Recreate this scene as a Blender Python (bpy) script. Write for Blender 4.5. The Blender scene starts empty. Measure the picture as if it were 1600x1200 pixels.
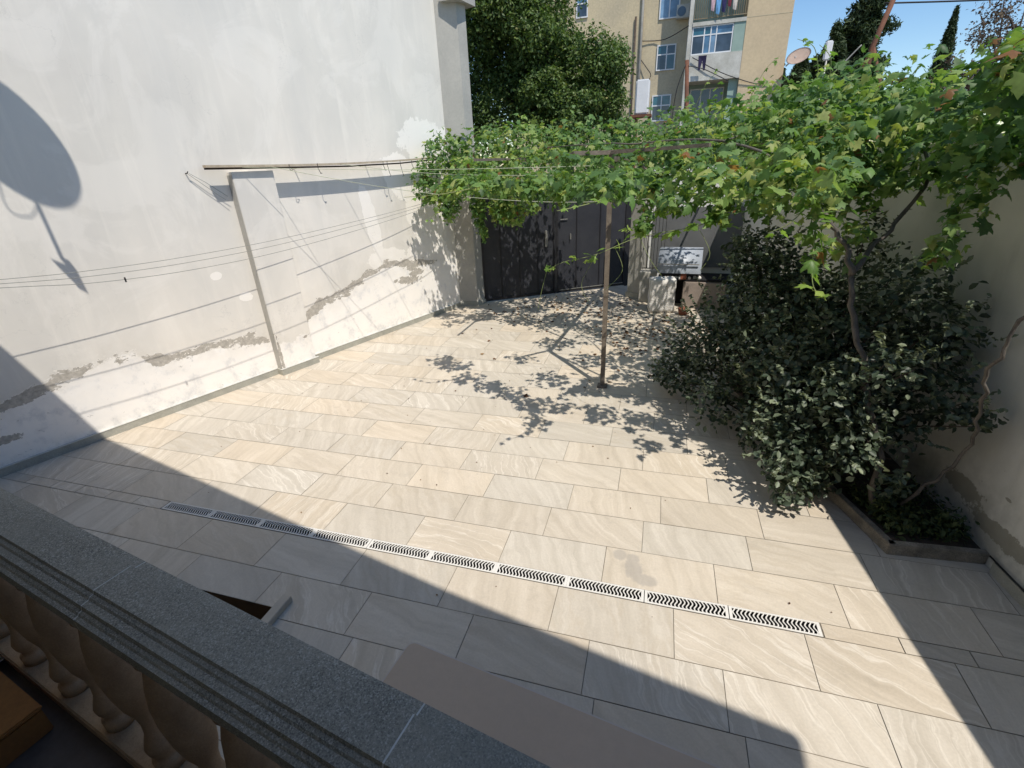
import bpy, bmesh, math, random
import numpy as np
from mathutils import Vector, Matrix
random.seed(7); rng = np.random.default_rng(11)
S = bpy.context.scene
COL = S.collection

# ------------------------------------------------------------------ camera, sky, sun
cd = bpy.data.cameras.new("camera"); cam = bpy.data.objects.new("camera", cd); COL.objects.link(cam)
cd.sensor_width = 36.0; cd.lens = 749.8 * 36.0 / 1600.0; cd.clip_start = 0.05; cd.clip_end = 900
RT = Vector((0.95914, 0.27916, -0.0445)); FW = Vector((-0.2700, 0.8680, -0.41700))
RT = (RT - FW.normalized() * RT.dot(FW.normalized())).normalized(); FW.normalize(); UP = RT.cross(FW)
cam.matrix_world = Matrix(((RT.x, UP.x, -FW.x, 0), (RT.y, UP.y, -FW.y, 0), (RT.z, UP.z, -FW.z, 2.6), (0, 0, 0, 1)))
S.camera = cam
SUN = Vector((0.308, -0.371, 0.876)).normalized()
world = bpy.data.worlds.new("World"); S.world = world; world.use_nodes = True
wn_ = world.node_tree.nodes; wl_ = world.node_tree.links
sky = wn_.new("ShaderNodeTexSky"); sky.sky_type = 'NISHITA'; sky.sun_disc = False
sky.sun_elevation = math.radians(61.1); sky.sun_rotation = math.radians(140.3)
sky.air_density = 1.0; sky.dust_density = 0.15; sky.ozone_density = 3.0
hs_ = wn_.new("ShaderNodeHueSaturation"); hs_.inputs["Saturation"].default_value = 1.14
wl_.new(sky.outputs[0], hs_.inputs["Color"]); wl_.new(hs_.outputs[0], wn_["Background"].inputs[0]); wn_["Background"].inputs[1].default_value = 0.14
sd = bpy.data.lights.new("sun", 'SUN'); sd.energy = 4.3; sd.angle = math.radians(0.5); sd.color = (1.0, 0.94, 0.85)
so = bpy.data.objects.new("sun", sd); COL.objects.link(so); so.rotation_euler = (-SUN).to_track_quat('-Z', 'Y').to_euler()
S.view_settings.view_transform = 'Standard'; S.view_settings.look = 'None'
S.view_settings.exposure = 0.13; S.view_settings.gamma = 1.0

# ------------------------------------------------------------------ helpers
def tag(o, label=None, cat=None, group=None, kind=None):
    if label: o["label"] = label
    if cat: o["category"] = cat
    if group: o["group"] = group
    if kind: o["kind"] = kind
    return o
def empty(name, loc=(0, 0, 0), rz=0.0, label=None, cat=None, group=None):
    o = bpy.data.objects.new(name, None); COL.objects.link(o); o.location = loc; o.rotation_euler = (0, 0, rz)
    o.empty_display_size = 0.1
    return tag(o, label, cat, group)
def link(name, me, m, parent=None, loc=None, rz=0.0):
    o = bpy.data.objects.new(name, me); COL.objects.link(o)
    if m is not None:
        for k in (m if isinstance(m, (list, tuple)) else [m]): me.materials.append(k)
    if parent: o.parent = parent
    if loc is not None: o.location = loc
    if rz: o.rotation_euler = (0, 0, rz)
    return o
class MB:
    """collects boxes, tubes and prisms and links them as one mesh"""
    def __init__(s): s.bm = bmesh.new()
    def box(s, a, b, mi=0):
        x0, y0, z0 = a; x1, y1, z1 = b
        v = [s.bm.verts.new(p) for p in ((x0,y0,z0),(x1,y0,z0),(x1,y1,z0),(x0,y1,z0),(x0,y0,z1),(x1,y0,z1),(x1,y1,z1),(x0,y1,z1))]
        for f in ((0,3,2,1),(4,5,6,7),(0,1,5,4),(1,2,6,5),(2,3,7,6),(3,0,4,7)):
            s.bm.faces.new([v[i] for i in f]).material_index = mi
        return s
    def prism(s, poly, z0, z1, mi=0):
        n = len(poly)
        lo = [s.bm.verts.new((p[0], p[1], z0)) for p in poly]; hi = [s.bm.verts.new((p[0], p[1], z1)) for p in poly]
        s.bm.faces.new(lo[::-1]).material_index = mi; s.bm.faces.new(hi).material_index = mi
        for i in range(n): s.bm.faces.new((lo[i], lo[(i+1) % n], hi[(i+1) % n], hi[i])).material_index = mi
        return s
    def profile(s, prof, p0, p1, nrm, mi=0):
        """extrude the closed profile [(u,z)] (u along nrm) from p0 to p1"""
        p0 = Vector(p0); p1 = Vector(p1); nrm = Vector(nrm); n = len(prof)
        a = [s.bm.verts.new(p0 + nrm * u + Vector((0, 0, z))) for u, z in prof]
        b = [s.bm.verts.new(p1 + nrm * u + Vector((0, 0, z))) for u, z in prof]
        s.bm.faces.new(a); s.bm.faces.new(b[::-1])
        for i in range(n): s.bm.faces.new((a[i], b[i], b[(i+1) % n], a[(i+1) % n])).material_index = mi
        return s
    def tube(s, pts, rad, seg=8, cap=True):
        pts = [Vector(p) for p in pts]; n = len(pts)
        if not isinstance(rad, (list, tuple)): rad = [rad] * n
        rings = []
        ref = Vector((0.13, 0.21, 1.0))
        for i in range(n):
            d = (pts[min(i+1, n-1)] - pts[max(i-1, 0)])
            d.normalize() if d.length > 1e-9 else None
            r = ref if abs(d.dot(ref.normalized())) < 0.95 else Vector((1, 0.1, 0.05))
            u = d.cross(r).normalized(); w = d.cross(u).normalized()
            rings.append([s.bm.verts.new(pts[i] + (u * math.cos(2*math.pi*k/seg) + w * math.sin(2*math.pi*k/seg)) * rad[i]) for k in range(seg)])
        for i in range(n-1):
            for k in range(seg):
                s.bm.faces.new((rings[i][k], rings[i][(k+1) % seg], rings[i+1][(k+1) % seg], rings[i+1][k])).smooth = True
        if cap: s.bm.faces.new(rings[0][::-1]); s.bm.faces.new(rings[-1])
        return s
    def lathe(s, prof, c, seg=16):
        rings = [[s.bm.verts.new((c[0] + r * math.cos(2*math.pi*k/seg), c[1] + r * math.sin(2*math.pi*k/seg), c[2] + z)) for k in range(seg)] for r, z in prof]
        for i in range(len(prof)-1):
            for k in range(seg):
                s.bm.faces.new((rings[i][k], rings[i][(k+1) % seg], rings[i+1][(k+1) % seg], rings[i+1][k])).smooth = True
        s.bm.faces.new(rings[0][::-1]); s.bm.faces.new(rings[-1])
        return s
    def build(s, name, m, parent=None, loc=None, rz=0.0, bevel=0.0, recalc=True):
        if bevel > 0: bmesh.ops.bevel(s.bm, geom=list(s.bm.edges), offset=bevel, segments=2, affect='EDGES', clamp_overlap=True)
        if recalc: bmesh.ops.recalc_face_normals(s.bm, faces=s.bm.faces)
        me = bpy.data.meshes.new(name); s.bm.to_mesh(me); s.bm.free()
        return link(name, me, m, parent, loc, rz)

# ------------------------------------------------------------------ node materials
class N:
    def __init__(s, name, rough=0.8, spec=0.3):
        s.m = bpy.data.materials.new(name); s.m.use_nodes = True; s.t = s.m.node_tree
        s.b = s.t.nodes["Principled BSDF"]; s.b.inputs["Roughness"].default_value = rough
        s.b.inputs["Specular IOR Level"].default_value = spec
    def n(s, ty, **kw):
        o = s.t.nodes.new(ty)
        for k, v in kw.items(): setattr(o, k, v)
        return o
    def l(s, a, b): s.t.links.new(a, b)
    def put(s, sock, v):
        if hasattr(v, 'links'): s.l(v, sock)
        elif v is not None:
            if sock.type == 'RGBA' and len(v) == 3: v = (*v, 1)
            sock.default_value = v
    def math(s, op, a, b=None, c=None, clamp=False):
        o = s.n("ShaderNodeMath", operation=op); o.use_clamp = clamp
        s.put(o.inputs[0], a)
        if b is not None: s.put(o.inputs[1], b)
        if c is not None: s.put(o.inputs[2], c)
        return o.outputs[0]
    def vmath(s, op, a, b=None):
        o = s.n("ShaderNodeVectorMath", operation=op); s.put(o.inputs[0], a)
        if b is not None: s.put(o.inputs[1], b)
        return o.outputs[1] if op == 'LENGTH' else o.outputs[0]
    def coord(s, which="Object"): return s.n("ShaderNodeTexCoord").outputs[which]
    def map(s, v, loc=(0,0,0), rot=(0,0,0), sc=(1,1,1)):
        o = s.n("ShaderNodeMapping"); s.l(v, o.inputs[0]); s.put(o.inputs[1], loc); s.put(o.inputs[2], rot); s.put(o.inputs[3], sc); return o.outputs[0]
    def noise(s, v, scale=5, detail=4, rough=0.55, dist=0.0, col=False):
        o = s.n("ShaderNodeTexNoise"); s.l(v, o.inputs["Vector"]); o.inputs["Scale"].default_value = scale
        o.inputs["Detail"].default_value = detail; o.inputs["Roughness"].default_value = rough; o.inputs["Distortion"].default_value = dist
        return o.outputs[1 if col else 0]
    def ramp(s, f, stops, interp='LINEAR'):
        o = s.n("ShaderNodeValToRGB"); o.color_ramp.interpolation = interp; e = o.color_ramp.elements
        while len(e) < len(stops): e.new(0.5)
        for i, (p, c) in enumerate(stops):
            e[i].position = p; e[i].color = (*c, 1) if isinstance(c, tuple) else (c, c, c, 1)
        s.put(o.inputs[0], f); return o.outputs[0]
    def rng(s, f, a, b, c=0.0, d=1.0):
        o = s.n("ShaderNodeMapRange"); s.put(o.inputs[0], f)
        for i, v in enumerate((a, b, c, d)): o.inputs[i+1].default_value = v
        return o.outputs[0]
    def mix(s, f, a, b, mode='MIX'):
        o = s.n("ShaderNodeMix", data_type='RGBA', blend_type=mode)
        s.put(o.inputs[0], f); s.put(o.inputs[6], a); s.put(o.inputs[7], b); return o.outputs[2]
    def col(s, v): s.put(s.b.inputs["Base Color"], v); return s
    def bump(s, h, strength=0.3, dist=0.01):
        o = s.n("ShaderNodeBump"); s.put(o.inputs["Height"], h); o.inputs["Strength"].default_value = strength; o.inputs["Distance"].default_value = dist
        s.l(o.outputs[0], s.b.inputs["Normal"]); return s

def simple(name, c1, c2=None, scale=8, rough=0.8, spec=0.3, bump=0.0, metal=0.0, detail=5, fine=0.0):
    m = N(name, rough, spec); v = m.coord()
    c2 = c2 or tuple(x * 0.75 for x in c1)
    f = m.ramp(m.noise(v, scale, detail, 0.6), [(0.32, 0.0), (0.68, 1.0)])
    c = m.mix(f, c1, c2)
    if fine > 0:
        g = m.rng(m.noise(v, scale * 14, 3, 0.7), 0.3, 0.7, 1 - fine, 1 + fine)
        c = m.mix(1.0, c, g, 'MULTIPLY')
    m.col(c); m.b.inputs["Metallic"].default_value = metal
    if bump: m.bump(m.noise(v, scale * 5, 6, 0.6), bump, 0.01)
    return m.m

def leafmat(name, cols, rough=0.5, spec=0.4, trans=0.35, tcol=None, brown=None):
    """leaf colour from the per-leaf attribute 'rnd'; part of the light passes through"""
    m = N(name, rough, spec); a = m.n("ShaderNodeAttribute", attribute_name="rnd").outputs["Fac"]
    c = m.ramp(a, cols)
    v = m.coord(); g = m.rng(m.noise(v, 30, 3, 0.6), 0.3, 0.7, 0.82, 1.18)
    c = m.mix(1.0, c, g, 'MULTIPLY'); m.col(c)
    t = m.n("ShaderNodeBsdfTranslucent"); m.l(m.mix(1.0, c, tcol or (1.5, 1.6, 0.7), 'MULTIPLY'), t.inputs[0])
    mx = m.n("ShaderNodeMixShader"); mx.inputs[0].default_value = trans
    m.l(m.b.outputs[0], mx.inputs[1]); m.l(t.outputs[0], mx.inputs[2])
    m.l(mx.outputs[0], m.t.nodes["Material Output"].inputs[0])
    return m.m

# ---- plaster of the big left wall: x = metres along the wall, z = height
def blobs(m, p, lst, namp=0.5, nscale=6.0):
    nz = m.math('MULTIPLY', m.math('SUBTRACT', m.noise(p, nscale, 9, 0.74), 0.5), namp * 2)
    best = None
    for (s0, z0, rs, rz, sh) in lst:
        q = m.map(p, loc=(-s0, 0, -z0))
        q = m.map(q, rot=(0, math.radians(-sh), 0)) if sh else q
        q = m.map(q, sc=(1/rs, 0, 1/rz)); d = m.vmath('LENGTH', q)
        best = d if best is None else m.math('MINIMUM', best, d)
    return m.math('ADD', best, nz)
def plaster_mat():
    m = N("old_white_plaster", 0.92, 0.15); p = m.coord(); sx = m.n("ShaderNodeSeparateXYZ"); m.l(p, sx.inputs[0])
    s, z = sx.outputs[0], sx.outputs[2]
    big = m.noise(m.map(p, sc=(0.55, 1, 0.30)), 1.7, 5, 0.55, 0.4)
    base = m.ramp(big, [(0.3, (0.665, 0.66, 0.635)), (0.5, (0.73, 0.72, 0.685)), (0.7, (0.81, 0.79, 0.745))])
    st = m.noise(m.map(p, rot=(0, math.radians(-8), 0), sc=(2.2, 1, 0.28)), 2.2, 5, 0.6, 0.5)
    base = m.mix(m.rng(st, 0.52, 0.72, 0, 0.42), base, (0.90, 0.88, 0.83))
    base = m.mix(m.rng(m.noise(m.map(p, loc=(7, 0, 3), sc=(0.5, 1, 0.16)), 2.6, 4, 0.55), 0.56, 0.75, 0, 0.4), base, (0.60, 0.61, 0.61))
    blot = m.noise(m.map(p, loc=(3, 0, 9)), 0.8, 6, 0.65, 1.2)
    base = m.mix(m.rng(blot, 0.5, 0.56, 0, 0.22), base, (0.91, 0.90, 0.87))
    # repair coats of whiter plaster
    wh = blobs(m, p, [(6.55, 2.85, .85, .42, 20), (5.75, 2.45, .5, .34, 35), (4.93, 1.85, .13, .58, -8), (5.15, 1.25, .42, .16, 0), (6.2, 1.9, .5, .5, 0), (6.1, 1.0, .6, .5, 0),
                      (2.42, 1.49, .07, .05, 0), (2.71, 1.16, .09, .06, 10)], 0.6, 4.5)
    base = m.mix(m.rng(wh, 1.02, 0.98, 0, 0.9), base, (0.93, 0.92, 0.89))
    # lower, re-coated zone under the line of damage
    cu = m.n("ShaderNodeFloatCurve"); m.l(m.rng(s, 0, 7), cu.inputs[1]); c = cu.mapping.curves[0]
    kn = [(0, .60), (.5, .72), (.86, .80), (1.3, .82), (1.5, .68), (2.3, .62), (2.8, .54), (2.95, .45), (3.4, .5), (3.5, .72), (4.2, .9), (4.6, 1.02), (5.2, 1.15), (5.7, 1.05), (7, 1.0)]
    c.points[0].location = (kn[0][0]/7, kn[0][1]/2); c.points[1].location = (1, kn[-1][1]/2)
    for a, b in kn[1:-1]: c.points.new(a/7, b/2)
    cu.mapping.update()
    zc = m.math('MULTIPLY', cu.outputs[0], 2.0)
    nz = m.math('MULTIPLY', m.math('SUBTRACT', m.noise(p, 6, 9, 0.74), 0.5), 0.42)
    dz = m.math('ADD', m.math('SUBTRACT', z, zc), nz)
    low = m.rng(dz, 0.012, -0.012, 0, 1)
    lowc = m.ramp(m.noise(m.map(p, sc=(1, 1, .8)), 4.2, 6, 0.66), [(0.34, (0.74, 0.75, 0.76)), (0.46, (0.93, 0.925, 0.91)), (0.62, (0.96, 0.95, 0.925))])
    base = m.mix(low, base, lowc)
    # bare render where the paint has fallen off
    bn = m.noise(m.map(p, sc=(.55, 1, 1.2)), 6.5, 10, 0.72); bm_ = m.noise(m.map(p, loc=(4, 0, 2), sc=(.5, 1, .0)), 1.9, 3, 0.6)
    bd = m.math('DIVIDE', m.math('ABSOLUTE', m.math('ADD', m.math('SUBTRACT', z, zc), m.math('MULTIPLY', m.math('SUBTRACT', m.noise(p, 2.5, 3), .5), .16))), 0.050)
    br = m.math('ADD', m.math('ADD', bd, m.math('MULTIPLY', m.math('SUBTRACT', 0.5, bn), 9.0)), m.rng(bm_, 0.34, 0.60, 1.0, -0.45))
    onp = m.math('MULTIPLY', m.math('GREATER_THAN', s, 2.86), m.math('LESS_THAN', s, 3.45)); br = m.math('ADD', br, m.math('MULTIPLY', onp, 1.6))
    br = m.math('ADD', br, m.rng(s, 5.9, 6.5, 0, 2))
    br = m.math('MINIMUM', br, m.math('ADD', 0.0, blobs(m, p, [(5.55, .80, .3, .07, 6), (5.75, .9, .16, .06, 0), (2.9, .30, .02, .30, 0), (.3, .69, .26, .045, -14), (-.2, .52, .3, .06, 0), (.05, .34, .14, .04, 0)], 1.5, 11)))
    lip = m.math('MULTIPLY', m.rng(br, 1.22, 1.12, 0, 1), m.rng(br, 0.98, 1.02, 0, 1)); base = m.mix(m.math('MULTIPLY', lip, .8), base, (0.95, 0.94, 0.91))
    dst = m.math('MULTIPLY', m.rng(m.math('ABSOLUTE', m.math('SUBTRACT', z, zc)), 0.30, 0.0, 0, .32), m.rng(m.noise(p, 3.5, 6, .65), .42, .6, 0, 1)); base = m.mix(dst, base, (0.60, 0.57, 0.51))
    bc = m.ramp(m.noise(p, 22, 5, 0.7), [(0.3, (0.29, 0.27, 0.24)), (0.5, (0.43, 0.41, 0.37)), (0.7, (0.60, 0.57, 0.52))])
    base = m.mix(m.rng(br, 1.0, 0.93, 0, 0.92), base, bc)
    # small grey flakes low down and hairline dirt
    fl = m.noise(m.map(p, sc=(1, 1, 1.4)), 13, 8, 0.7, 0.6)
    fm = m.math('MULTIPLY', m.rng(fl, 0.635, 0.66, 0, 0.65), m.rng(z, 0.85, 0.45, 0, 1))
    base = m.mix(fm, base, (0.45, 0.45, 0.44))
    damp = m.math('MULTIPLY', m.rng(m.noise(p, 9, 6, 0.7), 0.45, 0.62, 0, 0.55), m.rng(z, 0.22, 0.02, 0, 1))
    base = m.mix(damp, base, (0.50, 0.51, 0.48))
    spk = m.noise(p, 38, 2, 0.5); base = m.mix(m.rng(spk, 0.80, 0.83, 0, 0.6), base, (0.25, 0.25, 0.27))
    cr = m.n("ShaderNodeTexVoronoi", feature='DISTANCE_TO_EDGE'); m.l(m.vmath('ADD', m.map(p, sc=(1, 1, .6)), m.vmath('MULTIPLY', m.noise(p, 3, 5, .6, 0, True), (0.9, 0, 0.9))), cr.inputs["Vector"]); cr.inputs["Scale"].default_value = 0.9
    crk = m.math('MULTIPLY', m.rng(cr.outputs["Distance"], 0.0055, 0.001, 0, 0.22), m.rng(m.noise(p, 0.7, 2, .5), .45, .6, 0, 1))
    base = m.mix(crk, base, (0.45, 0.45, 0.44))
    base = m.mix(1.0, base, (1.035, 1.0, .955), 'MULTIPLY'); m.col(base)
    h = m.math('ADD', m.math('MULTIPLY', m.noise(p, 5, 7, 0.6), 0.5), m.math('MULTIPLY', m.rng(br, 1.0, 0.94, 1, 0), 0.35))
    h = m.math('ADD', h, m.math('MULTIPLY', low, 0.12))
    m.bump(h, 0.35, 0.02)
    return m.m
M_PLASTER = plaster_mat()

# ---- stone slabs: per-slab attribute 'rnd'
def paving_mat():
    m = N("sandstone_paving", 0.55, 0.35); a = m.n("ShaderNodeAttribute", attribute_name="rnd").outputs["Fac"]
    p = m.coord()
    off = m.n("ShaderNodeCombineXYZ"); m.l(m.math('MULTIPLY', a, 91.0), off.inputs[0]); m.l(m.math('MULTIPLY', a, 57.0), off.inputs[1]); m.l(m.math('MULTIPLY', a, 33.0), off.inputs[2])
    q = m.vmath('ADD', p, off.outputs[0])
    rot = m.n("ShaderNodeVectorRotate", rotation_type='Z_AXIS'); m.l(q, rot.inputs["Vector"])
    m.l(m.math('ADD', 0.15, m.math('MULTIPLY', m.math('FRACT', m.math('MULTIPLY', a, 7.3)), 1.5)), rot.inputs["Angle"])
    r = rot.outputs[0]
    warp = m.vmath('MULTIPLY', m.noise(r, 1.6, 4, 0.6, 0, True), (0.30, 0.30, 0))
    w = m.vmath('ADD', r, warp)
    stn = m.noise(m.map(w, sc=(0.42, 5.6, 1)), 2.0, 6, 0.66)
    vein = m.noise(m.map(w, sc=(0.22, 3.6, 1)), 3.1, 4, 0.55)
    tone = m.math('FRACT', m.math('MULTIPLY', a, 13.7))
    warm = m.ramp(stn, [(0.28, (0.45, 0.385, 0.295)), (0.5, (0.535, 0.465, 0.365)), (0.72, (0.60, 0.53, 0.43))])
    cool = m.ramp(stn, [(0.28, (0.415, 0.38, 0.315)), (0.5, (0.495, 0.455, 0.385)), (0.72, (0.575, 0.535, 0.46))])
    c = m.mix(m.rng(tone, 0.05, 0.85), warm, cool)
    # pale thin veins
    v1 = m.math('ABSOLUTE', m.math('SUBTRACT', vein, 0.5)); vm = m.rng(v1, 0.028, 0.0, 0, 1)
    act = m.rng(m.math('FRACT', m.math('MULTIPLY', a, 29.1)), 0.4, 0.9, 0.0, 0.5)
    c = m.mix(m.math('MULTIPLY', vm, act), c, (0.74, 0.70, 0.62))
    v2 = m.math('ABSOLUTE', m.math('SUBTRACT', m.noise(m.map(w, loc=(5, 3, 0), sc=(0.6, 2.6, 1)), 2.3, 4, 0.6), 0.52))
    c = m.mix(m.math('MULTIPLY', m.rng(v2, 0.05, 0.0, 0, 1), m.rng(m.math('FRACT', m.math('MULTIPLY', a, 41.7)), 0.5, 0.8, 0.0, 0.35)), c, (0.42, 0.36, 0.27))
    c = m.mix(1.0, c, m.rng(m.math('FRACT', m.math('MULTIPLY', a, 71.3)), 0, 1, 0.95, 1.05), 'MULTIPLY')
    # general dirt, gritty grain, and a few stains
    d = m.noise(p, 0.9, 8, 0.68); c = m.mix(m.rng(d, 0.42, 0.72, 0, 0.42), c, (0.38, 0.34, 0.28)); c = m.mix(m.rng(m.noise(p, 6, 8, .72), 0.54, 0.72, 0, 0.35), c, (0.33, 0.295, 0.24)); c = m.mix(m.rng(m.noise(p, 14, 5, .7), .70, .73, 0, .35), c, (0.28, 0.25, 0.21)); c = m.mix(1.0, c, (1.09, 1.075, 1.07), 'MULTIPLY')
    c = m.mix(1.0, c, m.rng(m.noise(p, 75, 3, 0.7), 0.25, 0.75, 0.93, 1.07), 'MULTIPLY')
    stp = m.map(p, loc=(0, 0, 0))
    best = None
    for (x, y, rx, ry) in ((-.09, 2.72, .05, .055), (.0, 2.70, .05, .05), (.02, 2.60, .05, .09), (.09, 2.52, .09, .05), (-.02, 2.62, .03, .1)):
        dd = m.vmath('LENGTH', m.map(m.map(stp, loc=(-x, -y, 0)), sc=(1/rx, 1/ry, 0))); best = dd if best is None else m.math('MINIMUM', best, dd)
    best = m.math('ADD', best, m.math('MULTIPLY', m.math('SUBTRACT', m.noise(p, 18, 3), .5), .7))
    c = m.mix(m.rng(best, 1.1, 0.8, 0, 0.42), c, (0.27, 0.255, 0.24))
    m.col(c)
    m.put(m.b.inputs["Roughness"], m.rng(stn, 0.3, 0.7, 0.62, 0.48))
    m.bump(m.math('ADD', m.math('MULTIPLY', stn, 0.6), m.math('MULTIPLY', m.noise(p, 60, 4, .6), 0.4)), 0.16, 0.006)
    return m.m
M_PAVE = paving_mat()
M_GROUT = simple("dark_joint_mortar", (0.15, 0.13, 0.10), (0.34, 0.30, 0.24), 3)

def granite_mat():
    m = N("speckled_grey_granite", 0.55, 0.35); p = m.coord()
    v = m.n("ShaderNodeTexVoronoi"); m.l(p, v.inputs["Vector"]); v.inputs["Scale"].default_value = 330
    g = m.noise(p, 250, 3, 0.8)
    c = m.ramp(g, [(0.36, (0.045, 0.043, 0.038)), (0.46, (0.155, 0.155, 0.14)), (0.6, (0.225, 0.225, 0.205)), (0.72, (0.42, 0.415, 0.385))])
    vv = m.n("ShaderNodeSeparateColor"); m.l(v.outputs["Color"], vv.inputs[0])
    c = m.mix(m.rng(vv.outputs[0], 0.86, 0.9, 0, 0.75), c, (0.03, 0.032, 0.036))
    c = m.mix(m.rng(vv.outputs[1], 0.86, 0.9, 0, 0.6), c, (0.42, 0.43, 0.42))
    c = m.mix(m.rng(m.noise(p, 3, 6, .65), 0.38, 0.62, 0, 0.45), c, (0.27, 0.265, 0.235)); c = m.mix(m.rng(m.noise(p, 1.6, 5, .6), 0.45, 0.7, 0, 0.4), c, (0.10, 0.11, 0.105))
    c = m.mix(1.0, c, (1.24, 1.17, 1.04), 'MULTIPLY'); m.col(c); m.bump(g, 0.12, 0.003)
    return m.m
M_GRANITE = granite_mat()
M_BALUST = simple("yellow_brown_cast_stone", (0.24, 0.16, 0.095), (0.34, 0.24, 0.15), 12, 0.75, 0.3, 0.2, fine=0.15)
M_BROWN = simple("brown_plastered_base", (0.20, 0.135, 0.075), (0.14, 0.095, 0.055), 5, 0.9, bump=0.2)
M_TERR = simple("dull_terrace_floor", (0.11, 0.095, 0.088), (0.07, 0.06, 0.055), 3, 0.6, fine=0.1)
M_SKIRT = simple("grey_stone_skirting", (0.44, 0.43, 0.37), (0.34, 0.335, 0.29), 7, 0.7, bump=0.2, fine=0.12)
M_SKTOP = simple("pale_stone_edge", (0.62, 0.61, 0.57), (0.5, 0.5, 0.46), 9, 0.7)
M_CORNER = simple("grey_beige_render", (0.44, 0.425, 0.385), (0.37, 0.36, 0.33), 2.2, 0.9, bump=0.15, fine=0.06)
M_RWALL = None
def rwall_mat():
    m = N("cream_painted_wall", 0.85, 0.2); p = m.coord()
    c = m.ramp(m.noise(p, 1.4, 5, .6, .3), [(0.35, (0.66, 0.65, 0.585)), (0.65, (0.76, 0.745, 0.68))])
    c = m.mix(m.rng(m.noise(m.map(p, sc=(2, 2, .5)), 3, 5, .6), .55, .75, 0, .3), c, (0.42, 0.42, 0.37))
    c = m.mix(m.rng(m.noise(p, 9, 7, .7), .68, .71, 0, .7), c, (0.30, 0.29, 0.25))
    sx = m.n("ShaderNodeSeparateXYZ"); m.l(p, sx.inputs[0])
    dm = m.math('MULTIPLY', m.rng(sx.outputs[2], .75, .1, 0, 1), m.rng(m.noise(p, 4, 6, .65), .4, .6, 0, .6))
    c = m.mix(dm, c, (0.27, 0.265, 0.23))
    bs = None
    for (y, z, ry, rz2) in ((.02, .82, .035, .06), (-.02, .93, .012, .014), (.10, .78, .012, .016), (.25, .50, .03, .012), (.14, 1.0, .012, .01), (-.35, .6, .05, .02), (.6, .35, .2, .08), (.2, .25, .3, .07), (-.6, .2, .3, .05)):
        dd = m.vmath('LENGTH', m.map(m.map(p, loc=(0, -y, -z)), sc=(0, 1/ry, 1/rz2))); bs = dd if bs is None else m.math('MINIMUM', bs, dd)
    bs = m.math('ADD', bs, m.math('MULTIPLY', m.math('SUBTRACT', m.noise(p, 24, 7, .7), .5), 1.6))
    c = m.mix(m.rng(bs, 1.0, .9, 0, .75), c, (0.25, 0.235, 0.18))
    m.col(c); m.bump(m.noise(p, 14, 6, .6), .2, .01); return m.m
M_RWALL = rwall_mat()
M_GATE = simple("charcoal_gate_paint", (0.030, 0.032, 0.040), (0.042, 0.044, 0.052), 3, 0.5, 0.4, fine=0.1)
M_GATEF = simple("dark_gate_frame", (0.018, 0.018, 0.022), (0.028, 0.028, 0.032), 5, 0.45, 0.4)
M_STEEL = simple("dull_bare_steel", (0.42, 0.41, 0.38), (0.3, 0.3, 0.28), 20, 0.4, 0.5, metal=0.5)
M_WOOD = simple("weathered_grey_wood", (0.22, 0.185, 0.145), (0.15, 0.12, 0.095), 14, 0.85, bump=0.3, fine=0.2)
M_PALEWOOD = simple("pale_sunbleached_wood", (0.56, 0.48, 0.36), (0.42, 0.34, 0.25), 10, 0.85, bump=0.3, fine=0.2)
M_RUST = simple("rusty_iron", (0.20, 0.085, 0.05), (0.12, 0.06, 0.04), 9, 0.85, fine=0.25, bump=0.3)
M_WIRE = simple("grey_washing_line", (0.22, 0.22, 0.20), (0.3, 0.3, 0.27), 8, 0.6)
M_WIREG = simple("pale_green_washing_line", (0.38, 0.42, 0.28), (0.45, 0.47, 0.36), 8, 0.6)
M_CABLE = simple("black_cable", (0.02, 0.02, 0.022), (0.03, 0.03, 0.03), 8, 0.6)
M_BARK = simple("grey_brown_bark", (0.16, 0.14, 0.12), (0.09, 0.08, 0.07), 16, 0.9, bump=0.6, fine=0.25)
M_DBARK = simple("dark_bark", (0.09, 0.07, 0.055), (0.05, 0.04, 0.032), 8, 0.9, bump=0.5)
M_SOIL = simple("dark_soil", (0.045, 0.035, 0.027), (0.08, 0.062, 0.045), 14, 0.95, bump=0.6, fine=0.3)
M_GRATE = simple("white_plastic_grate", (0.72, 0.70, 0.66), (0.64, 0.62, 0.57), 6, 0.5, 0.4, fine=0.05)
M_DARK = simple("dark_channel", (0.012, 0.012, 0.014), (0.02, 0.02, 0.022), 6, 0.9)
M_TABLE = simple("matt_taupe_tabletop", (0.52, 0.39, 0.275), (0.55, 0.415, 0.295), 2, 0.55, 0.3, fine=0.03)
M_TEDGE = simple("pale_table_edge", (0.58, 0.50, 0.42), (0.5, 0.43, 0.37), 3, 0.5)
M_ORANGE = simple("orange_painted_box", (0.26, 0.12, 0.035), (0.20, 0.09, 0.03), 4, 0.7, fine=0.1)
M_LIME = None
def limestone():
    m = N("rough_white_limestone", 0.95, 0.1); p = m.coord()
    c = m.ramp(m.noise(p, 9, 7, .65), [(0.35, (0.62, 0.59, 0.55)), (0.6, (0.82, 0.80, 0.76))])
    c = m.mix(m.rng(m.noise(p, 26, 4, .7), .62, .67, 0, .75), c, (0.12, 0.11, 0.10)); m.col(c)
    m.bump(m.noise(p, 16, 7, .7), .8, .03); return m.m
M_LIME = limestone()
M_GREYPAINT = simple("grey_sheet_metal", (0.17, 0.175, 0.18), (0.13, 0.135, 0.14), 3, 0.4, 0.4)
M_HOOD = simple("blue_grey_metal_hood", (0.36, 0.40, 0.46), (0.28, 0.31, 0.36), 4, 0.45, 0.5, fine=0.08)
M_BWALL = simple("beige_sand_render", (0.60, 0.48, 0.31), (0.50, 0.40, 0.27), 0.5, 0.95, fine=0.08, detail=8)
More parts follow.
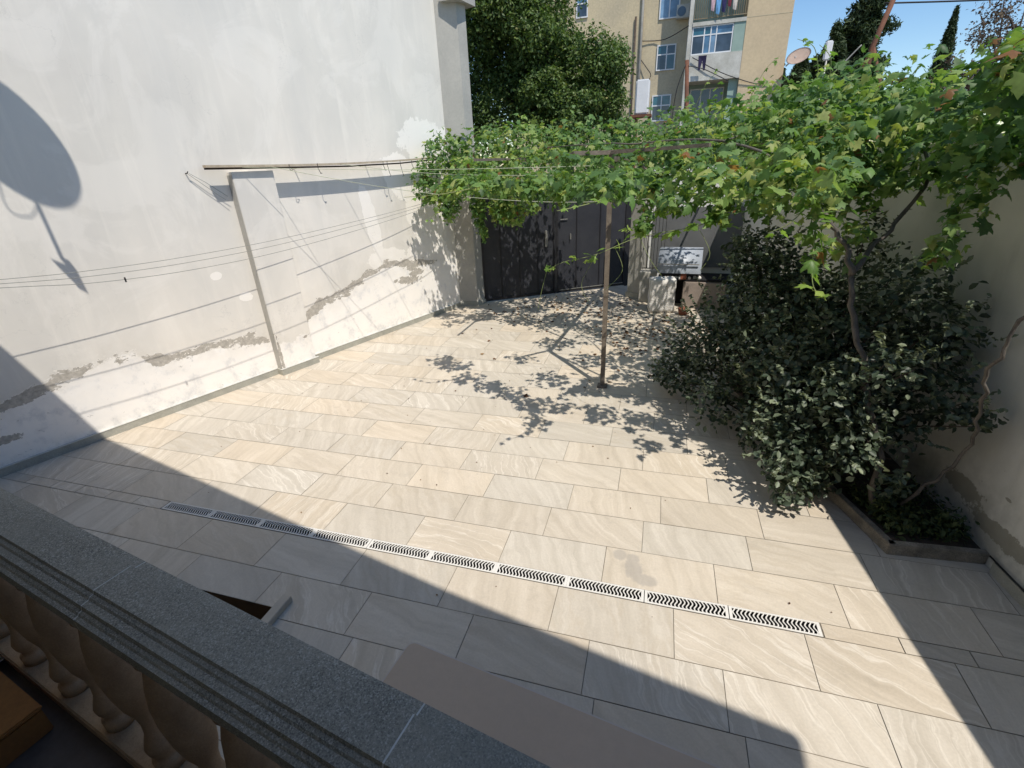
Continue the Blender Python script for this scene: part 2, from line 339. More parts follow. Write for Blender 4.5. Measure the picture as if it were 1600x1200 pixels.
M_BWALL2 = simple("dirty_yellow_render", (0.56, 0.47, 0.31), (0.44, 0.38, 0.27), 0.8, 0.95, fine=0.12, detail=8)
M_BWHITE = simple("stained_white_concrete", (0.58, 0.57, 0.52), (0.40, 0.39, 0.34), 2.2, 0.9, fine=0.15, detail=8)
M_BGREEN = simple("pale_green_render", (0.30, 0.40, 0.35), (0.24, 0.33, 0.29), 1.5, 0.9)
M_FRAME = simple("white_window_frame", (0.72, 0.73, 0.74), (0.66, 0.67, 0.68), 3, 0.5)
def glassmat(name, c, rough=0.08):
    m = N(name, rough, 0.8); p = m.coord()
    m.col(m.mix(m.rng(m.noise(p, 1.7, 3, .5), .35, .65), c, tuple(x * .45 for x in c))); return m.m
M_GLASS = glassmat("dark_window_glass", (0.05, 0.07, 0.10))
M_GLASSB = glassmat("curtained_blue_glass", (0.10, 0.22, 0.36))
M_GLASSL = glassmat("pale_blue_glass", (0.22, 0.36, 0.52))
M_GLASST = glassmat("teal_glass", (0.03, 0.13, 0.18))
M_RAIL = simple("rusty_balcony_rail", (0.30, 0.25, 0.16), (0.22, 0.17, 0.11), 6, 0.8)
M_GROUND = simple("dusty_outer_ground", (0.20, 0.17, 0.13), (0.14, 0.12, 0.09), 0.6, 0.95, fine=0.15)
M_HOUSE = simple("house_stone_render", (0.50, 0.45, 0.37), (0.44, 0.40, 0.33), 2, 0.9)
M_DISH = simple("off_white_dish", (0.60, 0.58, 0.53), (0.52, 0.50, 0.46), 3, 0.5)
M_PINK = simple("cream_pink_dish", (0.72, 0.58, 0.48), (0.66, 0.52, 0.43), 3, 0.6)

L_GRAPE = leafmat("grape_leaf", [(0.0, (0.050, 0.100, 0.036)), (0.35, (0.090, 0.175, 0.055)), (0.65, (0.150, 0.250, 0.075)), (0.9, (0.27, 0.36, 0.11)), (0.96, (0.34, 0.34, 0.11)), (1.0, (0.24, 0.12, 0.05))], 0.5, 0.35, 0.40)
L_YOUNG = leafmat("young_grape_leaf", [(0.0, (0.12, 0.22, 0.05)), (0.6, (0.20, 0.32, 0.07)), (1.0, (0.33, 0.40, 0.12))], 0.45, 0.4, 0.45)
L_SHRUB = leafmat("shrub_leaf", [(0.0, (0.028, 0.044, 0.026)), (0.55, (0.072, 0.098, 0.060)), (0.85, (0.15, 0.18, 0.12)), (1.0, (0.23, 0.26, 0.16))], 0.45, 0.4, 0.15)
L_TREE = leafmat("broad_tree_leaf", [(0.0, (0.045, 0.085, 0.025)), (0.5, (0.100, 0.165, 0.045)), (0.85, (0.18, 0.23, 0.070)), (1.0, (0.28, 0.27, 0.12))], 0.5, 0.35, 0.3)
L_CONIF = leafmat("conifer_spray", [(0.0, (0.022, 0.042, 0.020)), (0.6, (0.045, 0.070, 0.030)), (1.0, (0.08, 0.105, 0.045))], 0.6, 0.2, 0.12)
L_SPARSE = leafmat("dull_brownish_leaf", [(0.0, (0.07, 0.055, 0.045)), (0.6, (0.13, 0.10, 0.075)), (1.0, (0.18, 0.15, 0.10))], 0.7, 0.2, 0.2, (1.2, 1.1, 0.9))
L_DRY = leafmat("fallen_dry_leaf", [(0.0, (0.075, 0.035, 0.02)), (0.6, (0.16, 0.085, 0.045)), (1.0, (0.28, 0.19, 0.10))], 0.8, 0.1, 0.1, (1.2, 1, .8))
L_WEED = leafmat("weed_leaf", [(0.0, (0.03, 0.05, 0.022)), (0.6, (0.06, 0.09, 0.035)), (1.0, (0.12, 0.14, 0.05))], 0.5, 0.3, 0.25)

# ------------------------------------------------------------------ leaves
def unit(a): return a / np.maximum(np.linalg.norm(a, axis=-1, keepdims=True), 1e-9)
def shape_grape():
    pts = []
    lob = [(-152, .46), (-134, .80), (-112, .52), (-92, .84), (-76, .96), (-57, .50), (-40, .78), (-24, .80), (0, 1.20), (24, .80), (40, .78), (57, .50), (76, .96), (92, .84), (112, .52), (134, .80), (152, .46)]
    for a, r in lob:
        a = math.radians(a); pts.append((math.sin(a) * r, math.cos(a) * r))
    v = [(0, -.05, 0.06)] + [(x, y, -.16 * (x*x + y*y) - 0.07 * abs(x)) for x, y in pts] + [(0, -.32, 0)]
    n = len(v); f = [(0, i, i+1) for i in range(1, n-1)] + [(0, n-1, 1)]
    return np.array(v, float) * .5, f
def shape_oval(w=.52, fold=.12):
    v = [(0, -.5, 0), (w*.42, -.22, fold), (w*.5, .15, fold), (0, .55, -.05), (-w*.5, .15, fold), (-w*.42, -.22, fold), (0, 0, -.02)]
    return np.array(v, float), [(0, 1, 2, 6), (6, 2, 3), (0, 6, 4, 5), (6, 3, 4)]
def shape_quad(w=.5):
    return np.array([(0, -.5, 0), (w*.5, 0, .1), (0, .5, 0), (-w*.5, 0, .1)], float), [(0, 1, 2), (0, 2, 3)]
def leaves(name, P, Nn, T, size, shp, m, parent=None, rnd=None, curl=False):
    v, f = shp; k = len(P); Nn = unit(Nn); T = T - Nn * (T * Nn).sum(1, keepdims=True); T = unit(T); X = np.cross(T, Nn); cz = rng.uniform(-.6, 3.2, k)[:, None, None] * np.ones((1, 1, 1)) if curl else 1.0; wx_ = rng.uniform(.72, 1.1, k)[:, None, None] if curl else 1.0
    V = P[:, None, :] + size[:, None, None] * (v[None, :, 0:1] * wx_ * X[:, None, :] + v[None, :, 1:2] * T[:, None, :] + v[None, :, 2:3] * cz * Nn[:, None, :])
    nv = len(v); fl = np.array([i for q in f for i in q]); ls = np.array([len(q) for q in f])
    me = bpy.data.meshes.new(name)
    me.vertices.add(k*nv); me.vertices.foreach_set("co", V.reshape(-1).astype(np.float32))
    L = (fl[None, :] + (np.arange(k) * nv)[:, None]).reshape(-1); me.loops.add(len(L)); me.loops.foreach_set("vertex_index", L.astype(np.int32))
    tot = np.tile(ls, k); st = np.concatenate([[0], np.cumsum(tot)[:-1]])
    me.polygons.add(len(tot)); me.polygons.foreach_set("loop_start", st.astype(np.int32)); me.polygons.foreach_set("loop_total", tot.astype(np.int32))
    me.update(calc_edges=True)
    if rnd is None: rnd = rng.random(k)
    at = me.attributes.new("rnd", 'FLOAT', 'FACE'); at.data.foreach_set("value", np.repeat(rnd, len(f)).astype(np.float32))
    me.validate()
    return link(name, me, m, parent)
def cloud(clumps, density=1.0, shell=0.55):
    """points in ellipsoids (cx,cy,cz,rx,ry,rz,n): returns points, outward directions"""
    P, O = [], []
    for (cx, cy, cz, rx, ry, rz, n) in clumps:
        n = int(n * density); d = unit(rng.normal(size=(n, 3)))
        r = shell + (1 - shell) * rng.random(n) ** .7; r[rng.random(n) < .25] *= rng.random() * .8 + .1
        # lumpy surface
        ph = rng.random(6) * 6.28; q = d * 3.1
        lump = 1 + .18 * np.sin(q[:, 0]*2 + ph[0]) * np.cos(q[:, 1]*2.3 + ph[1]) + .12 * np.sin(q[:, 2]*4 + ph[2] + q[:, 0]*3)
        P.append(np.array([cx, cy, cz]) + d * (r * lump)[:, None] * np.array([rx, ry, rz])); O.append(d)
    return np.concatenate(P), np.concatenate(O)
def orient(O, up=.6, out=.6, rn=.7, droop=.5):
    k = len(O); Nn = O * out + np.array([0, 0, up]) + rng.normal(size=(k, 3)) * rn
    T = rng.normal(size=(k, 3)) + O * .6 + np.array([0, 0, -droop]); return Nn, T

# ------------------------------------------------------------------ ground
g = MB()   # outer ground, open where the yard's own sheets, the drain and the stairwell lie
g.box((-400, -200, -0.30), (400, 10.9, -0.28)); g.box((-400, 10.9, -0.10), (400, 700, -0.05))
gr = g.build("ground", M_GROUND); tag(gr, kind="structure")

HOLE = (-2.93, 1.08, -2.24, 1.712)
def cut_and_delete(bm, rect):
    x0, y0, x1, y1 = rect
    for co, no in (((x0, 0, 0), (1, 0, 0)), ((x1, 0, 0), (1, 0, 0)), ((0, y0, 0), (0, 1, 0)), ((0, y1, 0), (0, 1, 0))):
        bmesh.ops.bisect_plane(bm, geom=list(bm.verts)+list(bm.edges)+list(bm.faces), plane_co=co, plane_no=no)
    dl = [f for f in bm.faces if x0 < f.calc_center_median().x < x1 and y0 < f.calc_center_median().y < y1]
    bmesh.ops.delete(bm, geom=dl, context='FACES')
ys = [-1.20, -.86, -.52, -.18, .16, .50, .84, .93 + .02, 1.303, 1.646, 1.982, 2.338]
ys = [-1.05, -.71, -.37, -.03, .31, .62, .96, 1.303, 1.646, 1.982, 2.332]
ys2 = [2.438, 2.779, 3.12, 3.466, 3.814, 4.175, 4.55, 4.96, 5.36, 5.75, 6.15, 6.58, 7.02, 7.46, 7.95, 8.43, 8.92, 9.4, 9.9, 10.4, 11.1, 11.6]
offs = {1.303: -.139, 1.646: -.945, 1.982: -.465, 2.438: -.193, 2.779: .058, 3.12: .186, 3.466: -.17, 3.814: .02, 4.175: -.31}
bm = bmesh.new(); rl = bm.faces.layers.float.new("rnd")
def slab_row(y0, y1, off, L=.7355, x0=-7.2, x1=3.0, gap=.0022, skip=None):
    x = off - math.ceil((off - x0) / L) * L
    while x < x1:
        j = random.uniform(-.004, .004)
        Lx = L
        a = (x + gap, y0 + gap * random.uniform(.7, 1.3)); b = (x + Lx - gap, y1 - gap * random.uniform(.7, 1.3))
        z = random.uniform(-.0006, .0006)
        vs = [bm.verts.new(q) for q in ((a[0], a[1], z), (b[0], a[1], z), (b[0], b[1], z), (a[0], b[1], z))]
        f = bm.faces.new(vs); f[rl] = random.random(); x += Lx
for i in range(len(ys)-1): slab_row(ys[i], ys[i+1], offs.get(ys[i], random.uniform(0, .73)))
for i in range(len(ys2)-1):
    slab_row(ys2[i], ys2[i+1], offs.get(ys2[i], (.36 if i % 2 else .02) + random.uniform(-.12, .12)))
# strip of small slabs in the drain's line beyond its two ends
for x0, x1 in ((-7.2, -3.995), (1.115, 3.0)):
    x = x0
    while x < x1 - .05:
        w = min(random.choice((.34, .37, .40, .74)), x1 - x)
        vs = [bm.verts.new(q) for q in ((x+.003, 2.335, 0), (x+w-.003, 2.335, 0), (x+w-.003, 2.435, 0), (x+.003, 2.435, 0))]
        f = bm.faces.new(vs); f[rl] = random.random(); x += w
cut_and_delete(bm, HOLE)
me = bpy.data.meshes.new("paving"); bm.to_mesh(me); bm.free(); pv = link("paving", me, M_PAVE); tag(pv, kind="structure")
bm = bmesh.new()
for a, b in (((-7.2, -1.3), (3.0, 2.336)), ((-7.2, 2.434), (3.0, 11.6)), ((-7.2, 2.336), (-3.99, 2.434)), ((1.11, 2.336), (3.0, 2.434))):
    bm.faces.new([bm.verts.new((x, y, -.005)) for x, y in ((a[0], a[1]), (b[0], a[1]), (b[0], b[1]), (a[0], b[1]))])
cut_and_delete(bm, HOLE)
me = bpy.data.meshes.new("joint_mortar"); bm.to_mesh(me); bm.free(); o = link("joint_mortar", me, M_GROUT); tag(o, kind="structure")
# drain channel under the grates
c = MB(); c.box((-3.99, 2.336, -.09), (1.11, 2.434, -.085)); c.box((-3.99, 2.329, -.09), (1.11, 2.336, -.006)); c.box((-3.99, 2.434, -.09), (1.11, 2.441, -.006))
o = c.build("drain_channel", M_DARK); tag(o, kind="structure")
# stairwell below the yard, beside the terrace
x0, y0, x1, y1 = HOLE
c = MB(); c.box((x0, y1, -2.2), (x1, y1+.12, -.007)); c.box((x1, y0, -2.2), (x1+.12, y1+.12, -.008)); c.box((x0-.12, y0, -2.2), (x0, y1+.12, -.008)); c.box((x0, y0-.12, -2.2), (x1+.12, y0, -.008))
c.box((x0, y0, -2.3), (x1, y1, -2.2))
for k in range(2): c.box((x0 + .01 + k*.26, y0+.002, -2.2), (x0 + .27 + k*.26, y1-.002, -.30 - k*.22))
o = c.build("stairwell", M_BROWN); tag(o, kind="structure")
tag(MB().box((-2.236, 1.05, 0.0), (-2.168, 1.79, .045)).build("kerb_stone", simple("pale_kerb_tile", (.52, .46, .37), (.44, .39, .32), 5, .6), bevel=.004),
    "short pale stone kerb at the end of the dark stairwell opening beside the granite handrail", "kerb stone")

# ------------------------------------------------------------------ drain grates: wavy slots cut right through
def grate_mesh(flip):
    L, W, t = .4985, .099, .005
    b = MB(); b.box((0, 0, -t), (L, .011, 0)); b.box((0, W-.011, -t), (L, W, 0)); b.box((0, .0112, -t), (.017, W-.0112, 0)); b.box((L-.017, .0112, -t), (L, W-.0112, 0))
    n = 20; span = L - .034; pit = span / n; hw = pit * .17
    def cx(i, y): 
        u = (y - .011) / (W - .022); return .017 + (i + .5) * pit + math.sin(u * 2 * math.pi * 1.15 + .4) * pit * .33 * flip
    for i in range(n):
        K = 9; top = []; 
        for k in range(K):
            y = .0113 + (W - .0226) * k / (K-1); x = cx(i, y)
            top.append([b.bm.verts.new((x-hw, y, 0)), b.bm.verts.new((x+hw, y, 0)), b.bm.verts.new((x-hw, y, -t)), b.bm.verts.new((x+hw, y, -t))])
        for k in range(K-1):
            a, c2 = top[k], top[k+1]
            b.bm.faces.new((a[0], a[1], c2[1], c2[0])); b.bm.faces.new((a[1], a[3], c2[3], c2[1])); b.bm.faces.new((a[2], a[0], c2[0], c2[2]))
    return b
gm = {}
for fl in (1, -1):
    b = grate_mesh(fl); bmesh.ops.recalc_face_normals(b.bm, faces=b.bm.faces); me = bpy.data.meshes.new("drain_grate"); b.bm.to_mesh(me); b.bm.free(); me.materials.append(M_GRATE); gm[fl] = me
ordn = ["first", "second", "third", "fourth", "fifth", "sixth", "seventh", "eighth", "ninth", "tenth"]
xs = 1.108
for i in range(10):
    w = .5095; xs -= w
    o = bpy.data.objects.new("drain_grate", gm[-1 if i == 1 else 1]); COL.objects.link(o); o.location = (xs + .004, 2.3365, .0035)
    o.scale = ((w - random.choice((.001, .001, .005))) / .4985, 1, 1)
    lab = ("white plastic drain grate at the right-hand end of the channel" if i == 0 else "white drain grate whose wavy slots lean the other way, next to the right-end grate" if i == 1 else
           "white drain grate at the far left end of the channel, wholly in shade" if i == 9 else
           "%s white plastic drain grate counted from the right end of the channel" % ordn[i])
    tag(o, lab, "drain grate", "drain grates in the paving channel")

# ------------------------------------------------------------------ left building with the big plaster wall
A = Vector((-6.0595, 2.4366, 0)); WD = Vector((0.33289, 0.94297, 0)); WN = Vector((0.94297, -0.33289, 0)); WRZ = math.atan2(WD.y, WD.x)
def W(s, z, off=0.0): return A + WD * s + WN * off + Vector((0, 0, z))
lb = empty("neighbour_building", A, WRZ, "tall building whose plain white plastered side wall closes the left of the yard", "building")
# local frame: +x along the wall, +y away from the yard, z up
c = MB()
xs_ = [-5.5] + list(np.linspace(-1, 6.9, 24)); 
c.box((-6.5, .0, -.2), (6.925, .35, 9.5)); wl = c.build("wall", M_PLASTER, lb)
c = MB(); c.box((2.875, -.12, -.1), (3.41, -.001, 2.655)); pil = c.build("pilaster", M_PLASTER, lb, bevel=.006)
c = MB()
for a, b in ((-6.4, 2.846), (3.446, 6.9)): c.box((a, -.026, -.05), (b, -.001, .082))
c.box((2.85, -.147, -.05), (3.44, -.1215, .086)); c.box((2.849, -.121, -.05), (2.8735, -.003, .085)); c.box((3.4115, -.121, -.05), (3.441, -.003, .085))
c.build("skirting", M_SKIRT, lb)
c = MB()
for a, b in ((-6.4, 2.843), (3.45, 6.9)): c.box((a, -.030, .083), (b, -.001, .091))
c.box((2.845, -.151, .087), (3.445, -.121, .094)); c.build("skirting_lit_top", M_SKTOP, lb)  # top strip coloured paler to imitate light on the skirting's upper edge
c = MB(); c.box((2.870, -.119, .087), (2.8748, -.004, 2.62)); c.build("pilaster_side", M_CORNER, lb)
# ragged edge of the corner and the wing beyond it (faces the camera)
E_ = Vector((-3.775, 8.890, 0)); F_ = Vector((-3.43, 8.981, 0)); G_ = F_ + WD * .22
def loc(p): d = Vector(p) - A; return (d.dot(WD), -d.dot(WN))
wing = [loc(E_ + WD*.0), loc(F_), loc(G_), loc(G_ - WN*.45), loc(G_ - WN*3.4), loc(E_ - WN*3)]
c = MB(); c.prism(wing, -.2, 9.5); c.build("corner_wing", M_CORNER, lb)
c = MB(); c.prism([loc(E_ - (E_-F_).normalized().cross(Vector((0,0,1)))*0 + Vector((0, -.02, 0))), loc(F_ + Vector((.02, -.025, 0))), loc(G_ + Vector((.025, 0, 0))), loc(G_), loc(F_), loc(E_)], -.05, .085); c.build("skirting", M_SKIRT, lb)
c = MB(); c.prism([loc(E_ + Vector((.12, -.06, 0))), loc(F_ + Vector((.10, -.16, 0))), loc(G_ + WD*.2 + WN*.06), loc(E_ + WD*.6)], 5.0, 5.15); c.build("eave", M_CORNER, lb)
# ragged plaster overlap at the corner
cc = MB(); 
zz = 1.9; prev = None; bmv = []
random.seed(3)
while zz < 9.4:
    wq = random.uniform(.0, .055); bmv.append((6.925 + wq, zz)); zz += random.uniform(.02, .09)
for (a, z0), (b, z1) in zip(bmv[:-1], bmv[1:]):
    cc.bm.faces.new([cc.bm.verts.new(q) for q in ((6.86, -.008, z0), (a, -.008, z0), (b, -.008, z1), (6.86, -.008, z1))])
    cc.bm.faces.new([cc.bm.verts.new(q) for q in ((a, -.008, z0), (a, .0, z0), (b, .0, z1), (b, -.008, z1))])
cc.build("plaster_edge", M_PLASTER, lb)

# ------------------------------------------------------------------ plank on the pilaster and hooks
pk = empty("wooden_plank", W(2.58, 2.70, .1), WRZ, "long thin sun-bleached plank laid along the white wall above the pilaster", "plank")
c = MB(); n = 14; L = 3.95; rows = []
for i in range(n+1):
    u = i / n; s = L * u; zt = .022 - .035 * math.sin(u * math.pi) + .03 * u
    rows.append([c.bm.verts.new(q) for q in ((s, -.080, zt - .010), (s, -.004, zt - .010), (s, -.004, zt + .016), (s, -.080, zt + .016))])
for a, b in zip(rows[:-1], rows[1:]):
    for k in range(4): c.bm.faces.new((a[k], a[(k+1) % 4], b[(k+1) % 4], b[k]))
c.bm.faces.new(rows[0][::-1]); c.bm.faces.new(rows[-1]); c.build("board", M_PALEWOOD, pk)
c = MB(); c.tube([(.0, -.03, .0), (1, -.03, -.018), (2, -.03, -.030), (3, -.03, -.016), (3.95, -.03, .03)], .011, 6); c.build("dark_underside", M_DBARK, pk)  # added dark rod imitating the shaded underside of the plank
for s in (1.2, 2.4, 3.7): MB().tube([(s, -.02, -.02), (s, .10, -.03)], .006, 6).build("hanger", M_RUST, pk)
for s in (1.03, 1.45, 2.6, 2.68, 2.95, 3.2):
    h_ = random.random()
    MB().tube([(s, -.085, .02), (s-.01, -.095, -.04), (s+.02, -.09, -.05 - h_*.12), (s + .05, -.08, -.03 - h_*.18), (s + .02, -.08, -.02 - h_*.2)], .004, 5).build("wire_tie", M_CABLE, pk)

# ------------------------------------------------------------------ washing lines
def line_thing(name, pts, r, m, label, cat, group=None):
    b = Vector(pts[0]); e = empty(name, b, 0, label, cat, group)
    MB().tube([Vector(p) - b for p in pts], r, 6).build("line", m, e); return e
def smooth(pts, k=6):
    P = [Vector(p) for p in pts]; out = []
    for i in range(len(P)-1):
        p0, p1, p2, p3 = P[max(i-1, 0)], P[i], P[i+1], P[min(i+2, len(P)-1)]
        for j in range(k):
            t = j / k; out.append(.5 * ((2*p1) + (p2-p0)*t + (2*p0-5*p1+4*p2-p3)*t*t + (3*p1-p0-3*p2+p3)*t**3))
    return out + [P[-1]]
lines3 = [[(-6.0, 1.32, 2.02), (-5.55, 2.799, 1.869), (-5.349, 3.46, 1.822), (-5.077, 4.32, 1.809), (-4.708, 5.479, 1.846), (-4.203, 7.121, 1.962), (-3.807, 8.496, 2.09), (-3.71, 8.86, 2.13)],
          [(-5.85, 1.27, 2.03), (-5.398, 2.708, 1.855), (-5.199, 3.343, 1.792), (-4.927, 4.17, 1.77), (-4.559, 5.284, 1.807), (-4.061, 6.866, 1.935), (-3.677, 8.198, 2.078), (-3.66, 8.87, 2.13)],
          [(-5.68, 1.22, 2.04), (-5.244, 2.618, 1.845), (-5.062, 3.231, 1.753), (-4.801, 4.034, 1.712), (-4.438, 5.116, 1.746), (-3.94, 6.644, 1.895), (-3.555, 7.919, 2.067), (-3.61, 8.89, 2.13)]]
lb3 = ["washing line nearest the white wall, highest of three running along it", "middle of the three washing lines running along the white wall", "lowest of the three washing lines along the white wall, with a peg on it"]
for p, l in zip(lines3, lb3): line_thing("washing_line", smooth(p), .0028, M_WIRE, l, "washing line", "washing lines along the white wall")
br = empty("line_bracket", (-5.84, 1.22, 2.03), 0, "iron bar holding the near ends of the three washing lines by the white wall", "bracket")
MB().tube([(-.75, -.2, 0), (.25, .0, .0)], .018, 8).build("bar", M_RUST, br)
pg = empty("clothes_peg", (-4.985, 3.45, 1.738), 0, "small dark clothes peg clipped on the lowest washing line", "clothes peg")
MB().box((-.005, -.005, -.028), (.000, .005, .018)).build("jaw", M_CABLE, pg); MB().box((.001, -.005, -.028), (.006, .005, .018)).build("jaw", M_CABLE, pg)
cross = [([W(3.0, 2.70, .17), (-3.4, 5.9, 2.60), (-1.5, 6.2, 2.545), (.3, 6.6, 2.53), (1.86, 7.1, 2.56)], "upper pale green washing line stretched level across the yard in front of the vine"),
         ([W(3.35, 2.70, .17), (-3.35, 5.55, 2.43), (-2.0, 5.30, 2.28), (-.75, 5.1, 2.22), (.5, 5.1, 2.28), (2.04, 5.25, 2.45)], "lower sagging washing line crossing the wooden post"),
         ([W(4.4, 2.70, .17), (-3.0, 6.6, 2.52), (-1.2, 6.5, 2.44), (.4, 6.3, 2.44), (1.95, 6.2, 2.5)], "third washing line between the other two, running into the vine leaves")]
for p, l in cross: line_thing("washing_line", smooth(p), .0032, M_WIREG, l, "washing line", "washing lines across the yard")
hk = empty("wall_hook", W(2.42, 2.66, .0), WRZ, "dark hook on the white wall left of the plank with hanging wire", "hook")
MB().tube([(0, 0, 0), (0, -.04, 0), (.01, -.05, .02)], .006, 6).build("hook", M_CABLE, hk)
MB().tube([(0, -.04, 0), (.13, -.05, -.12), (.26, -.05, -.24), (.34, -.06, -.31)], .003, 5).build("wire", M_WIRE, hk)
MB().tube([(.02, -.04, 0), (.16, -.06, -.10), (.37, -.06, -.27)], .003, 5).build("wire", M_WIRE, hk)

# ------------------------------------------------------------------ the builder's own house: terrace, balustrade, roof slab
RD = Vector((0.98592, -0.16724, 0)); RN = Vector((0.16724, 0.98592, 0)); R0 = Vector((0, 0, 2.6)) + (Vector((-2.471, 0.934, 1.5)) - Vector((0, 0, 2.6))) * .909
RZ = math.atan2(RD.y, RD.x)
def RL(u, v, z=0): return R0 + RD * u + RN * v + Vector((0, 0, z - R0.z))
hs = empty("house", (0, -3, 0), 0, "house behind the terrace whose roof slab shades the near yard", "house")
def sub(p): return (p[0] - 0, p[1] + 3)
c = MB(); c.prism([sub(q) for q in ((-7.6, 1.95), (-4.32, 1.22), (.46, .135), (2.47, -.257), (2.42, -6.5), (-7.6, -6.5))], 4.6, 4.68); c.build("roof_slab", M_HOUSE, hs)
c = MB(); c.prism([sub(q) for q in ((-7.5, -1.15), (2.0, -1.9), (2.0, -6.4), (-7.5, -6.4))], .45, 4.599); c.build("wall", M_HOUSE, hs)
c = MB(); c.box((-1.4, 1.30, .46), (-.4, 1.62, 2.6)); c.build("door", M_DBARK, hs)
# terrace block
fl = .47
tp = [RL(-3.6, -.02), RL(4.1, -.02), RL(4.1, -2.6), RL(-3.6, -2.6)]
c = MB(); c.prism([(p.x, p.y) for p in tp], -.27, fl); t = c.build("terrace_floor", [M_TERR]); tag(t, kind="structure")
ba = empty("balustrade", RL(0, -.09, fl), RZ, "balustrade of turned stone balusters under a speckled grey granite handrail", "balustrade")
# local: x along the rail, y towards the yard ; top of rail at z = 1.13
RT_ = 1.6 - fl
prof = [(.104, RT_-.030), (.100, RT_-.016), (.070, RT_-.013), (.066, RT_), (-.030, RT_), (-.0335, RT_-.010), (-.043, RT_-.012), (-.048, RT_-.018), (-.066, RT_-.020), (-.069, RT_-.034), (-.077, RT_-.036), (-.081, RT_-.042), (-.092, RT_-.044), (-.092, RT_-.085), (.092, RT_-.085)]
prof = [(u, z) for u, z in prof]
joints = [-3.0, -1.05, -.1 + .0, .878, 1.876, 2.874, 3.872]
joints = [-3.1, -2.1, -1.105, -.11, .882, 1.877, 2.872, 3.9]
for a, b in zip(joints[:-1], joints[1:]):
    MB().profile(prof, (a + .0021, 0, 0), (b - .0021, 0, 0), (0, 1, 0)).build("handrail_slab", M_GRANITE, ba, bevel=.0)
for j in joints[1:-1]:
    MB().profile([(u * .997, z - .0004) for u, z in prof], (j - .0020, 0, 0), (j + .0020, 0, 0), (0, 1, 0)).build("joint", M_SKTOP, ba)
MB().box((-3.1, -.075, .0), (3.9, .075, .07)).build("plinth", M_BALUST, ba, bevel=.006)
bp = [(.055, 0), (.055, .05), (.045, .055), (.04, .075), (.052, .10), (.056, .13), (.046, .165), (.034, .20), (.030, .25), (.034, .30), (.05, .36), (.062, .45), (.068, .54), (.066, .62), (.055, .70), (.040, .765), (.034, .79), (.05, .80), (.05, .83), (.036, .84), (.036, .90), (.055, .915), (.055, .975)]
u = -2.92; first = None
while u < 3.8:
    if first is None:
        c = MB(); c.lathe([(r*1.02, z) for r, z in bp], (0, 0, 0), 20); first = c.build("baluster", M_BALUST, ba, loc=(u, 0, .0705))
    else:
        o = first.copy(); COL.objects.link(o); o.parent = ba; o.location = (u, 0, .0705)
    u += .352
# orange box and a small steel tap on the terrace floor
ob = empty("orange_box", (-2.34, .64, fl), RZ, "orange painted box on the dark terrace floor at the lower left corner", "box")
MB().box((-.62, -.50, 0), (.0, .0, .13)).build("body", M_ORANGE, ob, bevel=.006); MB().box((-.625, -.505, .131), (.005, .005, .15)).build("lid", M_ORANGE, ob, bevel=.006)
tpo = empty("metal_bowl", (-2.98, .80, fl), 0, "small shiny steel bowl between the orange box and the balusters", "bowl")
MB().lathe([(.03, 0), (.05, .01), (.085, .05), (.09, .055), (.083, .053), (.045, .018), (.001, .014)], (0, 0, 0), 20).build("bowl", simple("polished_steel", (.55, .56, .58), (.45, .46, .48), 9, .2, .5, metal=.9), tpo)

# ------------------------------------------------------------------ table just outside the balustrade
tb = empty("outdoor_table", (-.36, .82, 0), math.radians(-8), "long taupe table with a rounded corner standing just beyond the granite handrail", "table")
def rrect(x0, y0, x1, y1, r, k=6):
    out = []
    for cx, cy, a0 in ((x1-r, y1-r, 0), (x0+r, y1-r, 90), (x0+r, y0+r, 180), (x1-r, y0+r, 270)):
        for i in range(k+1):
            a = math.radians(a0 + 90*i/k); out.append((cx + r*math.cos(a), cy + r*math.sin(a)))
    return out
MB().prism(rrect(-.588, -.288, 1.023, .328, .033), .722, .7455).build("table_rim", M_TEDGE, tb, bevel=.003)
MB().prism(rrect(-.580, -.280, 1.015, .320, .030), .7457, .7495).build("table_top", M_TABLE, tb)
for x in (-.5, .93):
    for y in (-.22, .25): MB().tube([(x, y, 0), (x, y, .722)], .018, 10).build("leg", M_GATEF, tb)

# ------------------------------------------------------------------ right wall, planter
def RW(y, off=0.0): return Vector((2.315 - .122 * (y - 3.0) + off, y, 0))
rw = empty("boundary_wall", RW(3), 0, "tall cream boundary wall along the shaded right side of the yard", "wall")
def r2(p): q = Vector(p) - RW(3); return (q.x, q.y)
c = MB(); c.prism([r2(RW(-3)), r2(RW(-3, .2)), r2(RW(10.6, .2)), r2(RW(10.6))], -.2, 2.60); c.build("wall", M_RWALL, rw)
c = MB(); c.prism([r2(RW(-3, -.025)), r2(RW(-3, -.001)), r2(RW(3.13, -.001)), r2(RW(3.13, -.025))], -.05, .085); c.build("skirting", M_SKIRT, rw)
c = MB(); c.prism([r2(RW(-3, -.02)), r2(RW(-3, .22)), r2(RW(10.6, .22)), r2(RW(10.6, -.02))], 2.602, 2.64); c.build("coping", M_RWALL, rw)
M_KERB = simple("worn_stone_kerb", (0.32, 0.28, 0.22), (0.17, 0.15, 0.12), 9, 0.9, bump=0.8, fine=0.3)
pe = empty("planter", (1.70, 3.14, 0), 0, "low stone-edged planting bed in the corner by the cream wall", "planter")
K = [Vector((2.29, 3.20, 0)), Vector((1.703, 3.155, 0)), Vector((1.47, 3.84, 0)), Vector((1.05, 5.2, 0)), Vector((.86, 6.4, 0))]
